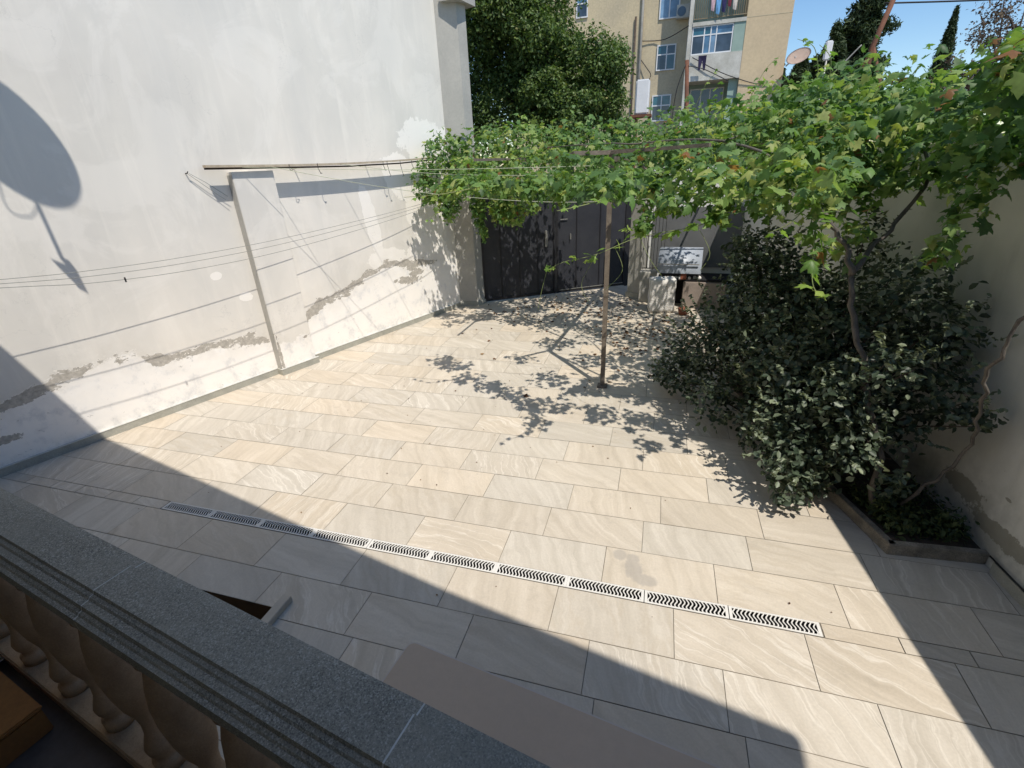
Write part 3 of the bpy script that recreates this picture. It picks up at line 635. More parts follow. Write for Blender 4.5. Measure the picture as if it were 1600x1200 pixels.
for a, b in zip(K[:-1], K[1:]):
    d = (b-a).normalized(); n = Vector((d.y, -d.x, 0)); 
    if n.x < 0 and abs(d.y) > .3: n = -n
    if abs(d.y) < .3: n = Vector((0, 1, 0))
    o0 = pe.location
    poly = [a, b, b + n*.05, a + n*.05]
    MB().prism([(p.x-o0.x, p.y-o0.y) for p in poly], -.02, .09).build("edging", M_KERB, pe, bevel=.004)
c = MB(); pl_ = [K[0]+Vector((0, .04, 0)), K[1]+Vector((.055, .045, 0)), K[2]+Vector((.055, .01, 0)), K[3]+Vector((.055, 0, 0)), K[4]+Vector((.055, 0, 0)), RW(6.4, -.003), RW(3.24, -.003)]
c.prism([(p.x-pe.location.x, p.y-pe.location.y) for p in pl_], -.1, .07); c.build("soil", M_SOIL, pe)
cab = empty("cable", (2.28, 3.2, .1), 0, "black cable running along the foot of the cream wall", "cable")
MB().tube([(-.01, -.03, 0), (.02, -.3, -.0), (.03, -.55, .0), (.10, -1.2, 0), (.2, -2, 0)], .006, 6).build("cable", M_CABLE, cab)

# ------------------------------------------------------------------ post, second post and pergola beams
pr_ = empty("pergola_frame", (-.54, 5.56, 0), 0, "weathered pergola frame on a thin wooden post standing in the yard, holding up the vine", "pergola")
def P_(x, y, z): return Vector((x + .54, y - 5.56, z))
def beam(bb, a, b, w, h):
    a = Vector(a); b = Vector(b); d = (b-a).normalized(); s = d.cross(Vector((0, 0, 1)))
    if s.length < .1: s = Vector((1, 0, 0))
    s.normalize(); t = s.cross(d).normalized(); q = []
    for p in (a, b): q.append([bb.bm.verts.new(p + s*i*w/2 + t*j*h/2) for i, j in ((-1, -1), (1, -1), (1, 1), (-1, 1))])
    for k in range(4): bb.bm.faces.new((q[0][k], q[0][(k+1) % 4], q[1][(k+1) % 4], q[1][k]))
    bb.bm.faces.new(q[0][::-1]); bb.bm.faces.new(q[1])
c = MB(); beam(c, P_(-.54, 5.56, 0), P_(-.535, 5.56, 2.68), .052, .045); c.build("post", M_WOOD, pr_)
c = MB(); c.box((-.06, -.06, 0), (.06, .06, .02)); c.build("post_foot", M_WOOD, pr_)
bl = [((-.535, 5.54, 2.60), (-.21, 9.9, 2.52), .05, .05), ((-.88, 5.23, 2.665), (-.50, 5.59, 2.66), .03, .04), ((-.53, 5.53, 2.66), (.35, 4.75, 2.67), .03, .03),
      ((-1.36, 7.01, 2.68), (-.30, 6.05, 2.68), .03, .03), ((-3.4, 9.0, 2.62), (1.6, 8.9, 2.66), .04, .04), ((-.9, 8.6, 2.68), (-.2, 9.1, 2.68), .04, .04),
      ((-.21, 9.2, 2.6), (.5, 7.9, 2.6), .04, .04), ((-.32, 6.6, 2.69), (1.9, 7.6, 2.69), .035, .035), ((-.42, 6.9, 2.69), (-.0, 6.5, 2.2), .03, .03), ((-2.2, 6.0, 2.66), (-2.1, 10.2, 2.66), .03, .03), ((.9, 5.0, 2.66), (1.0, 9.6, 2.66), .03, .03)]
for a, b, w, h in bl:
    c = MB(); beam(c, P_(*a), P_(*b), w, h); c.build("beam", M_WOOD, pr_)

# ------------------------------------------------------------------ gate
ga = empty("metal_gate", (G_.x + .0, G_.y, 0), 0, "dark charcoal double metal gate with a wicket door at the far end of the yard", "gate")
gd = Vector((-.54 - G_.x, 11.035 - G_.y, 0)); GL = gd.length; ga.rotation_euler.z = math.atan2(gd.y, gd.x); gdn = gd.normalized()
def gx_of(px, py):   # world point -> distance along the gate
    return (Vector((px, py, 0)) - G_).dot(gdn)
GH = 2.35
xC = gx_of(-2.138, 10.199)
c = MB(); c.box((.03, .01, .045), (xC-.05, .03, GH)); c.build("left_panel", M_GATE, ga)
c = MB(); c.box((xC+.06, .01, .045), (GL-.20, .03, GH)); c.build("right_panel", M_GATE, ga)
c = MB()
for x in (.0, xC-.05, xC+.015): c.box((x, -.012, .02), (x+.045, .04, GH+.02))
c.box((GL-.2, -.012, .02), (GL-.14, .04, GH+.02)); c.box((.046, -.010, .025), (xC-.051, .035, .075)); c.box((.046, -.010, GH-.04), (xC-.051, .035, GH+.01)); c.box((xC+.061, -.010, .025), (GL-.201, .035, .075)); c.box((xC+.061, -.010, GH-.04), (GL-.201, .035, GH+.01))
c.build("frame", M_GATEF, ga)
for x in (xC*.25, xC*.5, xC*.75): MB().box((x-.008, -.004, .078), (x+.008, .0095, GH-.042)).build("rib", M_GATEF, ga)
for px in (.27, .62):
    x = xC + .06 + (GL - .2 - xC - .06) * px; MB().box((x-.010, -.006, .078), (x+.010, .0095, GH-.042)).build("rib", M_GATEF, ga)
MB().box((GL-.139, -.005, .0), (GL+.30, .035, GH)).build("dark_gap_filler", M_GATEF, ga)  # added dark strip standing in for the dark gap up to the pillar
MB().box((xC+.08, -.022, .078), (GL-.21, -.014, .092)).build("threshold_strip", M_STEEL, ga)
MB().box((xC+.1, -.02, 1.52), (xC+.26, -.011, 1.535)).build("bolt", M_STEEL, ga)
MB().box((xC+.315, -.04, 1.12), (xC+.335, -.011, 1.24)).build("handle", M_STEEL, ga, bevel=.004)
MB().box((xC-.24, -.05, 1.02), (xC-.19, -.011, 1.34)).build("lock", M_STEEL, ga, bevel=.008)

# ------------------------------------------------------------------ far end: grey pillar, return wall, hatch, stove
cp = empty("gate_pillar", (-.36, 10.02, 0), math.radians(-28), "grey rendered pillar right of the dark metal gate", "pillar")
MB().box((-.15, -.11, -.05), (.13, .30, 2.3)).build("shaft", M_CORNER, cp, bevel=.006); MB().box((-.17, -.13, -.05), (.15, -.1105, .11)).build("skirting", M_SKIRT, cp)
bw = empty("back_wall", (.6, 10.05, 0), 0, "white painted wall between the grey gate pillar and the cream boundary wall", "wall")
MB().box((-.78, 0, -.05), (1.1, .18, 2.42)).build("wall", simple("white_limewash", (.78, .78, .76), (.66, .66, .64), 3, .9, fine=.06), bw)
MB().box((-.70, -.045, .62), (.88, -.003, 1.72)).build("sheet_panel", M_GREYPAINT, bw)
wg = empty("window_grille", (-.26, 9.72, .62), math.radians(-6), "black barred grille standing between the grey pillar and the stove hood", "grille")
for k in range(7): MB().box((.0 + k*.062, 0, 0), (.009 + k*.062, .012, 1.25)).build("bar", M_CABLE, wg)
for z in (.02, .62, 1.2): MB().box((-.01, .0125, z), (.39, .022, z+.014)).build("cross_bar", M_CABLE, wg)
lo = empty("stone_ledge", (-.1, 9.62, 0), 0, "low plastered ledge at the foot of the grey pillar", "ledge")
MB().box((-.20, 0, -.02), (.12, .40, .585)).build("block", M_CORNER, lo, bevel=.01)
stv = empty("garden_stove", (.45, 9.5, 0), math.radians(-4), "brick garden stove with a dark fire slot under a curved blue-grey metal hood", "stove")
MB().box((-.42, -.10, -.02), (-.20, .42, .50)).build("side_block", M_CORNER, stv, bevel=.01)
MB().box((.06, -.20, -.02), (.80, .42, .485)).build("side_block", simple("pinkish_stone", (.34, .28, .24), (.26, .22, .19), 5, .9, fine=.15), stv, bevel=.01)
MB().box((-.199, .12, -.02), (.059, .42, .45)).build("firebox_back", M_DARK, stv)
MB().box((-.40, -.16, .505), (.86, .44, .53)).build("hearth_slab", M_DARK, stv)
c = MB(); K_ = 12; ra = []
for k in range(K_+1):
    a = math.radians(95 * k / K_ - 0); ra.append((-.18 - .02 + .42 * (1 - math.cos(a)) - .0, .64 + .40 * math.sin(a)))
for x in (-.40, .36):
    pass
vs = [[c.bm.verts.new((x, y, z)) for y, z in ra] for x in (-.42, .34)]
for k in range(K_): c.bm.faces.new((vs[0][k], vs[1][k], vs[1][k+1], vs[0][k+1])).smooth = True
for v in vs:
    e1 = c.bm.verts.new((v[0].co.x, .30, .64)); c.bm.faces.new(v + [e1])
c.build("hood", M_HOOD, stv)
MB().box((-.42, -.215, .80), (.30, -.195, .815)).build("hood_rim", M_STEEL, stv)
MB().box((.0, -.18, .531), (.10, -.08, .63)).build("brick", simple("red_brick", (.30, .10, .06), (.22, .08, .05), 12, .9), stv)
lbk = empty("limestone_block", (.145, 8.92, 0), math.radians(7), "big rough white limestone block standing upright in front of the stove", "stone block")
c = MB(); bmesh.ops.create_cube(c.bm, size=1.0)
for v in c.bm.verts: v.co = Vector((v.co.x * .45, v.co.y * .30 + .15, (v.co.z + .5) * .61))
bmesh.ops.subdivide_edges(c.bm, edges=list(c.bm.edges), cuts=7, use_grid_fill=True)
for v in c.bm.verts:
    q = v.co.copy(); v.co += Vector((random.gauss(0, .004), random.gauss(0, .004), random.gauss(0, .004)))
    for ax, lo_, hi_ in ((0, -.225, .225), (1, 0, .30), (2, 0, .61)):
        pass
    r = Vector((abs(q.x)/.225, abs(q.y-.15)/.15, abs(q.z-.305)/.305)); k = sorted(r)[1]
    if k > .97: v.co = Vector((0, .15, .305)) + (v.co - Vector((0, .15, .305))) * .965
for f in c.bm.faces: f.smooth = True
c.build("block", M_LIME, lbk)
rb = empty("brick_stand_in", (.52, 8.86, 0), 0, "small pot-shaped stand-in for a reddish brick at the foot of the white limestone block", "pot")  # pot shape added in place of a reddish brick
MB().lathe([(.05, 0), (.07, .01), (.085, .06), (.09, .10), (.095, .10), (.095, .12), (.08, .12), (.07, .05), (.001, .03)], (0, 0, 0), 16).build("pot", simple("terracotta", (.26, .10, .06), (.2, .08, .05), 9, .9), rb)
st = empty("rubble", (.62, 9.36, .531), 0, "handful of pale stones lying along the front of the stove hearth", "stones")
for k in range(9):
    c = MB(); bmesh.ops.create_icosphere(c.bm, subdivisions=2, radius=.022 + random.random()*.018)
    for v in c.bm.verts: v.co *= 1 + random.uniform(-.15, .15)
    for f in c.bm.faces: f.smooth = True
    c.build("stone", M_LIME, st, loc=(-.52 + k*.085 + random.uniform(-.02, .02), random.uniform(-.04, .04), .02))

# ------------------------------------------------------------------ grapevine
gv = empty("grapevine", (1.87, 3.56, 0), 0, "big grapevine spread over the pergola and the top of the cream wall", "grapevine")
def gvl(P): return P - np.array([1.87, 3.56, 0])
stem1 = [(1.70, 3.54, .03), (1.67, 3.55, .53), (1.54, 3.6, .91), (1.43, 3.7, 1.25), (1.33, 3.8, 1.59), (1.30, 3.85, 1.80)]
def jig(pts, a=.018, k=4):
    q = smooth(pts, k); return [p + Vector((random.gauss(0, a), random.gauss(0, a), random.gauss(0, a*.4))) if 0 < i < len(q)-1 else p for i, p in enumerate(q)]
def gt(pts, r0, r1, name="cane", m=M_BARK, a=.012):
    q = jig(pts, a); n = len(q); q = [p - Vector((1.87, 3.56, 0)) for p in q]
    return MB().tube(q, [(r0 + (r1-r0) * i/(n-1)) * random.uniform(.88, 1.15) for i in range(n)], 8).build(name, m, gv)
gt(stem1, .024, .018, "trunk")
gt([stem1[-1], (1.22, 3.9, 2.0), (1.08, 3.9, 2.18), (.9, 4.2, 2.45), (.5, 5.2, 2.7), (-.3, 6.6, 2.75)], .02, .008, "limb")
gt([stem1[-1], (1.42, 3.98, 1.95), (1.57, 4.1, 2.11), (1.75, 4.3, 2.4), (1.8, 5.0, 2.7), (1.6, 7.0, 2.8)], .018, .008, "limb")
gt([(1.86, 3.56, .05), (1.90, 3.5, .25), (2.0, 3.4, .57), (2.0, 3.3, .85), (1.93, 3.2, 1.11), (1.84, 3.1, 1.35), (1.79, 3.0, 1.55), (1.78, 2.95, 1.72), (1.80, 2.88, 1.90), (1.95, 2.85, 2.2), (2.1, 3.0, 2.6), (2.0, 3.8, 2.9)], .012, .008, "limb", a=.012)
for pts in ([(-.3, 6.6, 2.75), (-1.2, 7.6, 2.8), (-2.4, 8.4, 2.8), (-3.5, 8.6, 2.75)], [(.5, 5.2, 2.7), (.8, 6.8, 2.8), (.3, 8.6, 2.8)], [(1.6, 7, 2.8), (.6, 8.6, 2.8), (-.6, 9.4, 2.8)]):
    gt(pts, .010, .005)
CL = [ # far canopy over the gate
      (-3.55, 8.3, 2.78, .36, .7, .40, 420), (-3.0, 8.6, 2.80, .6, .8, .42, 620), (-2.3, 8.7, 2.88, .7, .9, .42, 700), (-1.5, 8.6, 2.80, .7, .9, .45, 700), (-.7, 8.5, 2.78, .7, .9, .45, 700),
      (.1, 8.3, 2.80, .7, 1.0, .48, 700), (.8, 8.0, 2.85, .7, 1.0, .52, 620), (-3.72, 7.75, 2.42, .17, .45, .36, 220), (-2.9, 7.9, 2.52, .6, .5, .26, 300), (-1.8, 7.5, 2.60, .7, .6, .24, 330), (-.8, 7.0, 2.62, .6, .6, .22, 280),
      (-2.55, 6.75, 2.62, .30, .38, .10, 60),
      # middle
      (.2, 6.6, 2.72, .6, .7, .30, 360), (.9, 6.3, 2.85, .6, .8, .42, 460), (1.4, 6.9, 2.95, .5, .9, .48, 560), (.6, 5.4, 2.66, .42, .5, .24, 210), (1.15, 5.3, 2.82, .5, .6, .36, 430), (1.6, 5.4, 2.93, .45, .8, .42, 480),
      # lower tier hanging nearer, in front of the gate
      (-2.1, 5.0, 2.42, .22, .22, .12, 74), (-1.8, 4.8, 2.43, .24, .2, .11, 78), (-1.45, 4.45, 2.43, .24, .2, .11, 81), (-1.1, 4.25, 2.42, .24, .2, .13, 88), (-.75, 4.1, 2.43, .24, .2, .12, 88), (-.42, 3.85, 2.43, .22, .22, .12, 78), (-.3, 3.45, 2.42, .18, .25, .11, 44),
      (-.05, 3.85, 2.42, .25, .2, .13, 81), (.35, 3.8, 2.42, .25, .22, .14, 95), (.75, 3.7, 2.42, .25, .24, .15, 102), (-.35, 4.6, 2.46, .3, .3, .14, 102), (.3, 4.5, 2.5, .35, .35, .16, 136), (.85, 4.4, 2.55, .3, .35, .2, 136), (.9, 3.2, 2.45, .2, .2, .12, 40),
      (-3.0, 7.3, 2.33, .35, .3, .16, 187), (-2.3, 7.2, 2.33, .4, .3, .16, 204), (-1.5, 7.1, 2.35, .45, .3, .16, 204), (-.7, 7.0, 2.35, .45, .3, .16, 204), (0.0, 6.8, 2.38, .4, .3, .16, 187),
      (-2.7, 8.6, 2.30, .8, .4, .25, 442), (-1.3, 9.0, 2.28, .8, .4, .25, 408), (-.3, 9.2, 2.25, .4, .3, .25, 204),
      (-3.45, 7.9, 1.95, .18, .2, .22, 110), (-3.0, 8.2, 1.80, .12, .15, .34, 130), (-2.92, 8.2, 1.50, .08, .1, .14, 24), (-2.55, 8.1, 1.92, .25, .2, .24, 170), (-2.3, 8.0, 1.80, .2, .2, .16, 80), (-2.1, 7.9, 2.0, .3, .2, .18, 130), (-1.5, 7.9, 2.08, .35, .2, .16, 130), (-.8, 7.6, 2.15, .35, .2, .14, 110), (-.2, 7.3, 2.12, .2, .2, .2, 80),
      (.15, 4.5, 2.25, .22, .2, .13, 70), (.5, 4.5, 2.15, .16, .15, .15, 56), (-.12, 4.45, 2.08, .13, .12, .10, 30), (.8, 4.4, 2.25, .2, .2, .16, 60), (-.5, 5.9, 2.6, .4, .3, .10, 120), (.1, 5.3, 2.62, .4, .3, .12, 130), (-.9, 5.2, 2.62, .3, .2, .08, 50),
      (1.62, 3.3, 2.92, .16, .2, .14, 90), (1.85, 3.2, 2.98, .22, .25, .16, 120), (1.72, 3.6, 3.0, .2, .2, .12, 70), (1.60, 3.45, 2.12, .07, .08, .2, 22), (1.3, 3.9, 2.02, .07, .07, .2, 18),
      (1.2, 4.5, 2.25, .2, .2, .2, 70), (1.5, 4.8, 2.2, .25, .25, .2, 80), (1.0, 5.4, 2.2, .3, .3, .2, 90),
      # right, near: over the wall
      (1.45, 4.5, 2.72, .42, .5, .32, 360), (1.8, 4.3, 2.82, .42, .6, .34, 380), (1.15, 4.3, 2.58, .28, .35, .28, 190), (1.7, 3.7, 2.66, .32, .4, .26, 240), (2.1, 3.5, 2.80, .34, .45, .34, 270), (2.25, 3.0, 2.82, .32, .4, .30, 150), (2.4, 4.6, 2.8, .35, 1.2, .30, 280), (2.2, 6.5, 2.85, .4, 1.3, .36, 300),
      (1.5, 4.6, 2.40, .35, .3, .18, 130), (1.75, 4.2, 2.42, .3, .3, .16, 100), (1.3, 5.6, 2.45, .4, .4, .2, 140), (1.7, 5.4, 2.45, .3, .5, .2, 120), (1.85, 3.6, 2.46, .22, .3, .16, 70), (1.1, 6.4, 2.40, .4, .4, .22, 120),
      # hanging bunches
      (-3.35, 7.9, 2.03, .15, .2, .26, 100), (-3.55, 7.9, 2.2, .12, .2, .2, 60), (-3.05, 8.3, 2.05, .13, .2, .30, 90), (-2.5, 8.2, 2.05, .22, .25, .28, 140), (-2.85, 8.7, 1.95, .10, .2, .30, 70), (-2.15, 8.1, 2.2, .25, .25, .2, 90), (-1.5, 8.0, 2.28, .35, .25, .16, 100), (-.95, 7.4, 2.25, .3, .25, .13, 70),
      (-.25, 8.6, 2.02, .16, .2, .36, 90), (.1, 7.6, 2.3, .3, .3, .20, 90),
      (.95, 3.75, 2.30, .13, .16, .34, 64), (1.02, 3.7, 1.98, .09, .12, .24, 32), (1.12, 4.0, 2.42, .2, .2, .20, 70), (1.70, 3.55, 2.28, .13, .14, .30, 52), (1.66, 3.6, 2.02, .09, .1, .18, 22), (1.45, 4.3, 2.38, .25, .25, .18, 70), (1.35, 5.0, 2.38, .28, .3, .18, 80), (.7, 4.9, 2.35, .25, .25, .18, 70), (.42, 4.55, 2.24, .16, .16, .12, 26), (1.95, 3.2, 2.5, .16, .2, .16, 34), (1.25, 4.0, 2.1, .1, .12, .2, 24)]
P, O = cloud(CL, 1.08, .45)
keep = (P[:, 2] > .3)
for hx, hy, hz, hr in ((.25, 4.2, 2.36, .17), (.12, 3.75, 2.42, .15), (.45, 5.4, 2.3, .22), (.2, 7.0, 2.2, .34), (.2, 8.6, 2.1, .40), (1.0, 4.3, 2.30, .12), (1.35, 3.75, 2.35, .16), (-1.3, 4.3, 2.3, .1)):
    keep &= ((P[:, 0]-hx)**2 + (P[:, 1]-hy)**2 + (P[:, 2]-hz)**2) > hr**2
wx = -6.0595 + (P[:, 1] - 2.4366) * .353 + .05; keep &= P[:, 0] > wx
P, O = P[keep], O[keep]
Nn, T = orient(O, .9, .55, .65, .7)
size = np.clip(rng.lognormal(-2.45, .30, len(P)), .045, .165); rnd = np.clip(rng.normal(.50, .27, len(P)) + .12 * np.sin(P[:, 0]*2.1) + .1*np.sin(P[:, 1]*1.7 + 1), 0, .93)
br_ = rng.random(len(P)) < .010; rnd[br_] = 1.0
fo = leaves("foliage", gvl(P), Nn, T, size, shape_grape(), L_GRAPE, gv, rnd, True)
# upright shoots along the top
sh_ = []; so_ = []
def shoot(pts, n, s0=.06, s1=.12):
    q = smooth(pts, 8); gt_ = MB().tube([p - Vector((1.87, 3.56, 0)) for p in q], [.0045 * (1 - .6*i/len(q)) for i in range(len(q))], 5); gt_.build("shoot", L_YOUNG_STEM, gv)
    for i in range(n):
        t = (i + .3) / n * (len(q) - 1); k = min(int(t), len(q)-2); p = q[k].lerp(q[k+1], t - k)
        sd_ = Vector((random.uniform(-1, 1), random.uniform(-1, 1), random.uniform(-.6, .6))) * .05
        sh_.append((p.x + sd_.x, p.y + sd_.y, p.z + sd_.z, s1 + (s0 - s1) * i / n)); so_.append(sd_.normalized())
L_YOUNG_STEM = simple("green_shoot", (.20, .26, .09), (.26, .28, .12), 12, .6)
shoot([(1.05, 4.6, 2.5), (.62, 4.6, 2.30), (.48, 4.5, 2.15), (.3, 4.45, 2.06), (-.16, 4.4, 1.98), (-.5, 4.25, 1.86), (-.78, 4.2, 1.80), (-.93, 4.2, 1.73)], 34, .06, .19)
shoot([(.5, 4.9, 2.45), (.1, 4.75, 2.28), (-.1, 4.6, 2.12), (-.28, 4.5, 2.0)], 16, .09, .17)
shoot([(1.0, 3.8, 2.2), (.98, 3.62, 1.95), (1.0, 3.55, 1.78), (1.08, 3.5, 1.70)], 7, .08, .15)
shoot([(.95, 3.75, 2.3), (.82, 3.7, 2.16), (.70, 3.7, 2.10)], 5, .05, .13)
shoot([(1.75, 3.6, 2.5), (1.66, 3.55, 2.2), (1.60, 3.5, 2.0), (1.5, 3.5, 1.92)], 9, .05, .12)
shoot([(-3.0, 8.0, 2.4), (-3.3, 7.6, 2.1), (-3.5, 7.45, 1.9), (-3.62, 7.4, 1.83)], 9, .06, .12)
shoot([(-2.3, 8.2, 2.3), (-2.6, 8.0, 2.05), (-2.85, 7.9, 1.9)], 8, .06, .12)
shoot([(.3, 8.0, 3.1), (.45, 7.9, 3.45), (.6, 7.9, 3.6)], 6, .05, .11)
shoot([(1.0, 8.0, 3.2), (1.15, 8, 3.55), (1.3, 8, 3.7)], 6, .05, .11)
shoot([(1.3, 5.8, 3.2), (1.2, 5.7, 3.42), (1.05, 5.7, 3.5)], 6, .05, .11)
shoot([(1.3, 5.4, 3.1), (1.25, 5.3, 3.28), (1.15, 5.3, 3.38)], 6, .05, .11)
shoot([(-1.6, 4.4, 2.42), (-1.9, 4.25, 2.38), (-2.3, 4.3, 2.36)], 6, .05, .11)
shoot([(-.3, 3.5, 2.4), (-.4, 3.2, 2.36), (-.6, 3.0, 2.33)], 6, .05, .11)
sh_ = np.array(sh_); so_ = np.array([tuple(v) for v in so_])
Nn, T = orient(so_, 1.0, .4, .45, .4); leaves("foliage", gvl(sh_[:, :3]), Nn, T, sh_[:, 3] * 1.15, shape_grape(), L_YOUNG, gv, None, True)
# tendrils
for a, b, d in (((-.93, 4.2, 1.73), (-.98, 4.2, 1.55), (-1.02, 4.2, 1.36)), ((-.5, 4.25, 1.86), (-.62, 4.2, 1.62), (-.56, 4.2, 1.45)), ((-.16, 4.4, 1.98), (-.05, 4.3, 1.80), (.06, 4.3, 1.66)), ((-.35, 4.3, 1.9), (-.28, 4.25, 1.72), (-.42, 4.2, 1.56)), ((.3, 4.45, 2.06), (.42, 4.4, 1.85), (.36, 4.4, 1.7)), ((-1.5, 8.0, 2.3), (-1.42, 7.9, 2.05), (-1.35, 7.9, 1.9))):
    MB().tube([p - Vector((1.87, 3.56, 0)) for p in smooth([a, b, d], 6)], .0022, 5).build("tendril", L_YOUNG_STEM, gv)

# ------------------------------------------------------------------ shrub in the planter
sb = empty("shrub", (1.45, 4.3, 0), 0, "large dark green small-leaved shrub filling the planter and spreading over the paving", "shrub")
SC = [(1.25, 4.7, .95, .62, .75, .62, 2300), (1.15, 5.3, 1.25, .55, .6, .55, 1700), (.75, 5.3, .75, .48, .6, .5, 1500), (1.0, 5.6, 1.6, .32, .4, .35, 700), (.40, 5.45, .38, .32, .4, .32, 650), (1.25, 4.1, .70, .42, .5, .48, 1500), (1.15, 3.75, .42, .26, .34, .28, 560), (1.12, 3.52, .22, .15, .22, .17, 190),
      (1.6, 4.3, 1.1, .45, .55, .55, 1500), (1.75, 4.1, 1.55, .28, .35, .40, 480), (1.95, 3.85, 1.35, .22, .3, .35, 380), (1.95, 3.65, 1.0, .22, .25, .22, 300), (2.08, 3.42, .96, .13, .10, .07, 50), (1.75, 3.75, .75, .25, .3, .25, 340), (1.5, 3.8, .75, .28, .3, .32, 520), (1.45, 5.0, 1.35, .4, .5, .4, 700), (.75, 4.75, .35, .38, .4, .28, 520), (1.35, 5.6, 1.3, .4, .5, .5, 600), (1.55, 3.6, .5, .14, .12, .16, 90), (1.62, 4.6, 1.85, .16, .2, .32, 170), (.2, 5.7, .2, .18, .25, .14, 120), (1.45, 3.55, .60, .20, .17, .26, 300), (1.36, 3.62, .95, .2, .18, .22, 220), (1.32, 3.75, .16, .18, .2, .12, 160), (1.7, 3.35, .42, .12, .1, .12, 60), (1.0, 4.2, .3, .2, .25, .2, 240), (1.55, 3.5, 1.25, .18, .16, .16, 110)]
P, O = cloud(SC, 1.12, .5); k = P[:, 2] > .04; k &= P[:, 0] < 2.30 - .122 * (P[:, 1] - 3) - .02; P, O = P[k], O[k]
Nn, T = orient(O, .8, .5, .6, -.2); rnd = np.clip(rng.random(len(P))**1.25 * .85 + .12*(P[:, 2] > .9) * rng.random(len(P)), 0, 1)
def sbl(P): return P - np.array([1.45, 4.3, 0])
leaves("foliage", sbl(P), Nn, T, rng.uniform(.038, .070, len(P)), shape_oval(.62), L_SHRUB, sb, rnd)
# sprays: upper-side leaf clusters coloured pale to imitate sunlit highlights
SP, SO, SR = [], [], []
for i in range(1300):
    j = rng.integers(len(P)); 
    if O[j][2] < -.3: continue
    b = P[j] + O[j] * .03; dr = unit((O[j] + np.array([0, -.25, .55]) + rng.normal(size=3) * .35)[None])[0]
    for kx in range(7):
        SP.append(b + dr * .018 * kx); SO.append(unit(rng.normal(size=(1, 3)))[0]); SR.append(.80 + .2 * rng.random())
SP, SO = np.array(SP), np.array(SO); Nn, T = orient(SO, .9, .7, .2, -.4)
kk = (SP[:, 2] > .04) & (SP[:, 0] < 2.27 - .122 * (SP[:, 1] - 3)); leaves("foliage", sbl(SP[kk]), Nn[kk], T[kk], rng.uniform(.035, .055, kk.sum()), shape_oval(.55), L_SHRUB, sb, np.array(SR)[kk])
for i in range(60):
    q = SC[i % len(SC)]; e = Vector((q[0] + random.uniform(-.2, .2), q[1] + random.uniform(-.2, .2), q[2] + q[5]*.4)); b = Vector((1.45 + random.uniform(-.1, .15), 4.2 + random.uniform(-.2, .4), .05)); mdl = b.lerp(e, .5) + Vector((random.uniform(-.08, .08), random.uniform(-.08, .08), .12))
    MB().tube([p - Vector((1.45, 4.3, 0)) for p in smooth([b, mdl, e], 5)], [.013 - .001*k for k in range(11)], 6).build("stem", M_DBARK, sb)
# weeds in the planter
P, O = cloud([(1.85, 3.42, .12, .28, .2, .10, 520), (2.12, 3.40, .14, .16, .2, .13, 260), (1.65, 3.6, .12, .16, .3, .1, 260), (2.0, 3.75, .12, .25, .3, .12, 300)], 1.5, .2); k = (P[:, 2] > .07) & (P[:, 1] > 3.24) & (P[:, 0] < 2.25) & (P[:, 0] > 1.77 - .33*(P[:, 1] - 3.2)); P, O = P[k], O[k]
Nn, T = orient(O, .8, .4, .8, -.4); o = leaves("weeds", P, Nn, T, rng.uniform(.025, .055, len(P)), shape_oval(.5), L_WEED); tag(o, "low dark weeds covering the soil of the corner planting bed", "weeds", kind="stuff")
# fallen leaves under the vine
n = 520; X = np.concatenate([rng.normal(-1.4, .8, 220), rng.normal(.15, .55, 260), rng.uniform(-3.4, .8, 40)]); Y = np.concatenate([rng.normal(8.9, .6, 220), rng.normal(7.6, .75, 260), rng.uniform(5, 9, 40)])
k = (X > -6.06 + (Y - 2.44) * .353 + .1) & (Y < 9.3 + (X + 3.3) * .55) & (X < 1.2); X, Y = X[k], Y[k]
P = np.stack([X, Y, np.full(len(X), .014)], 1); Nn = np.array([0, 0, 1.]) + rng.normal(size=(len(X), 3)) * .35; T = rng.normal(size=(len(X), 3))
o = leaves("fallen_leaves", P, Nn, T, rng.uniform(.03, .085, len(X)), shape_grape(), L_DRY); tag(o, "dry brown leaves scattered on the paving under the vine", "fallen leaves", kind="stuff")
# little crumbs on the sunlit slabs
n = 70; P = np.stack([rng.uniform(-4.5, 1.2, n), rng.uniform(2.0, 6.5, n), np.full(n, .006)], 1); k = P[:, 0] > -6.0 + (P[:, 1] - 2.44) * .353 + .1; P = P[k]; n = len(P)
o = leaves("debris", P, np.array([0, 0, 1.]) + rng.normal(size=(n, 3)) * .2, rng.normal(size=(n, 3)), rng.uniform(.008, .022, n), shape_oval(.6), L_DRY); tag(o, "tiny crumbs of dirt and leaf on the sunlit slabs", "debris", kind="stuff")

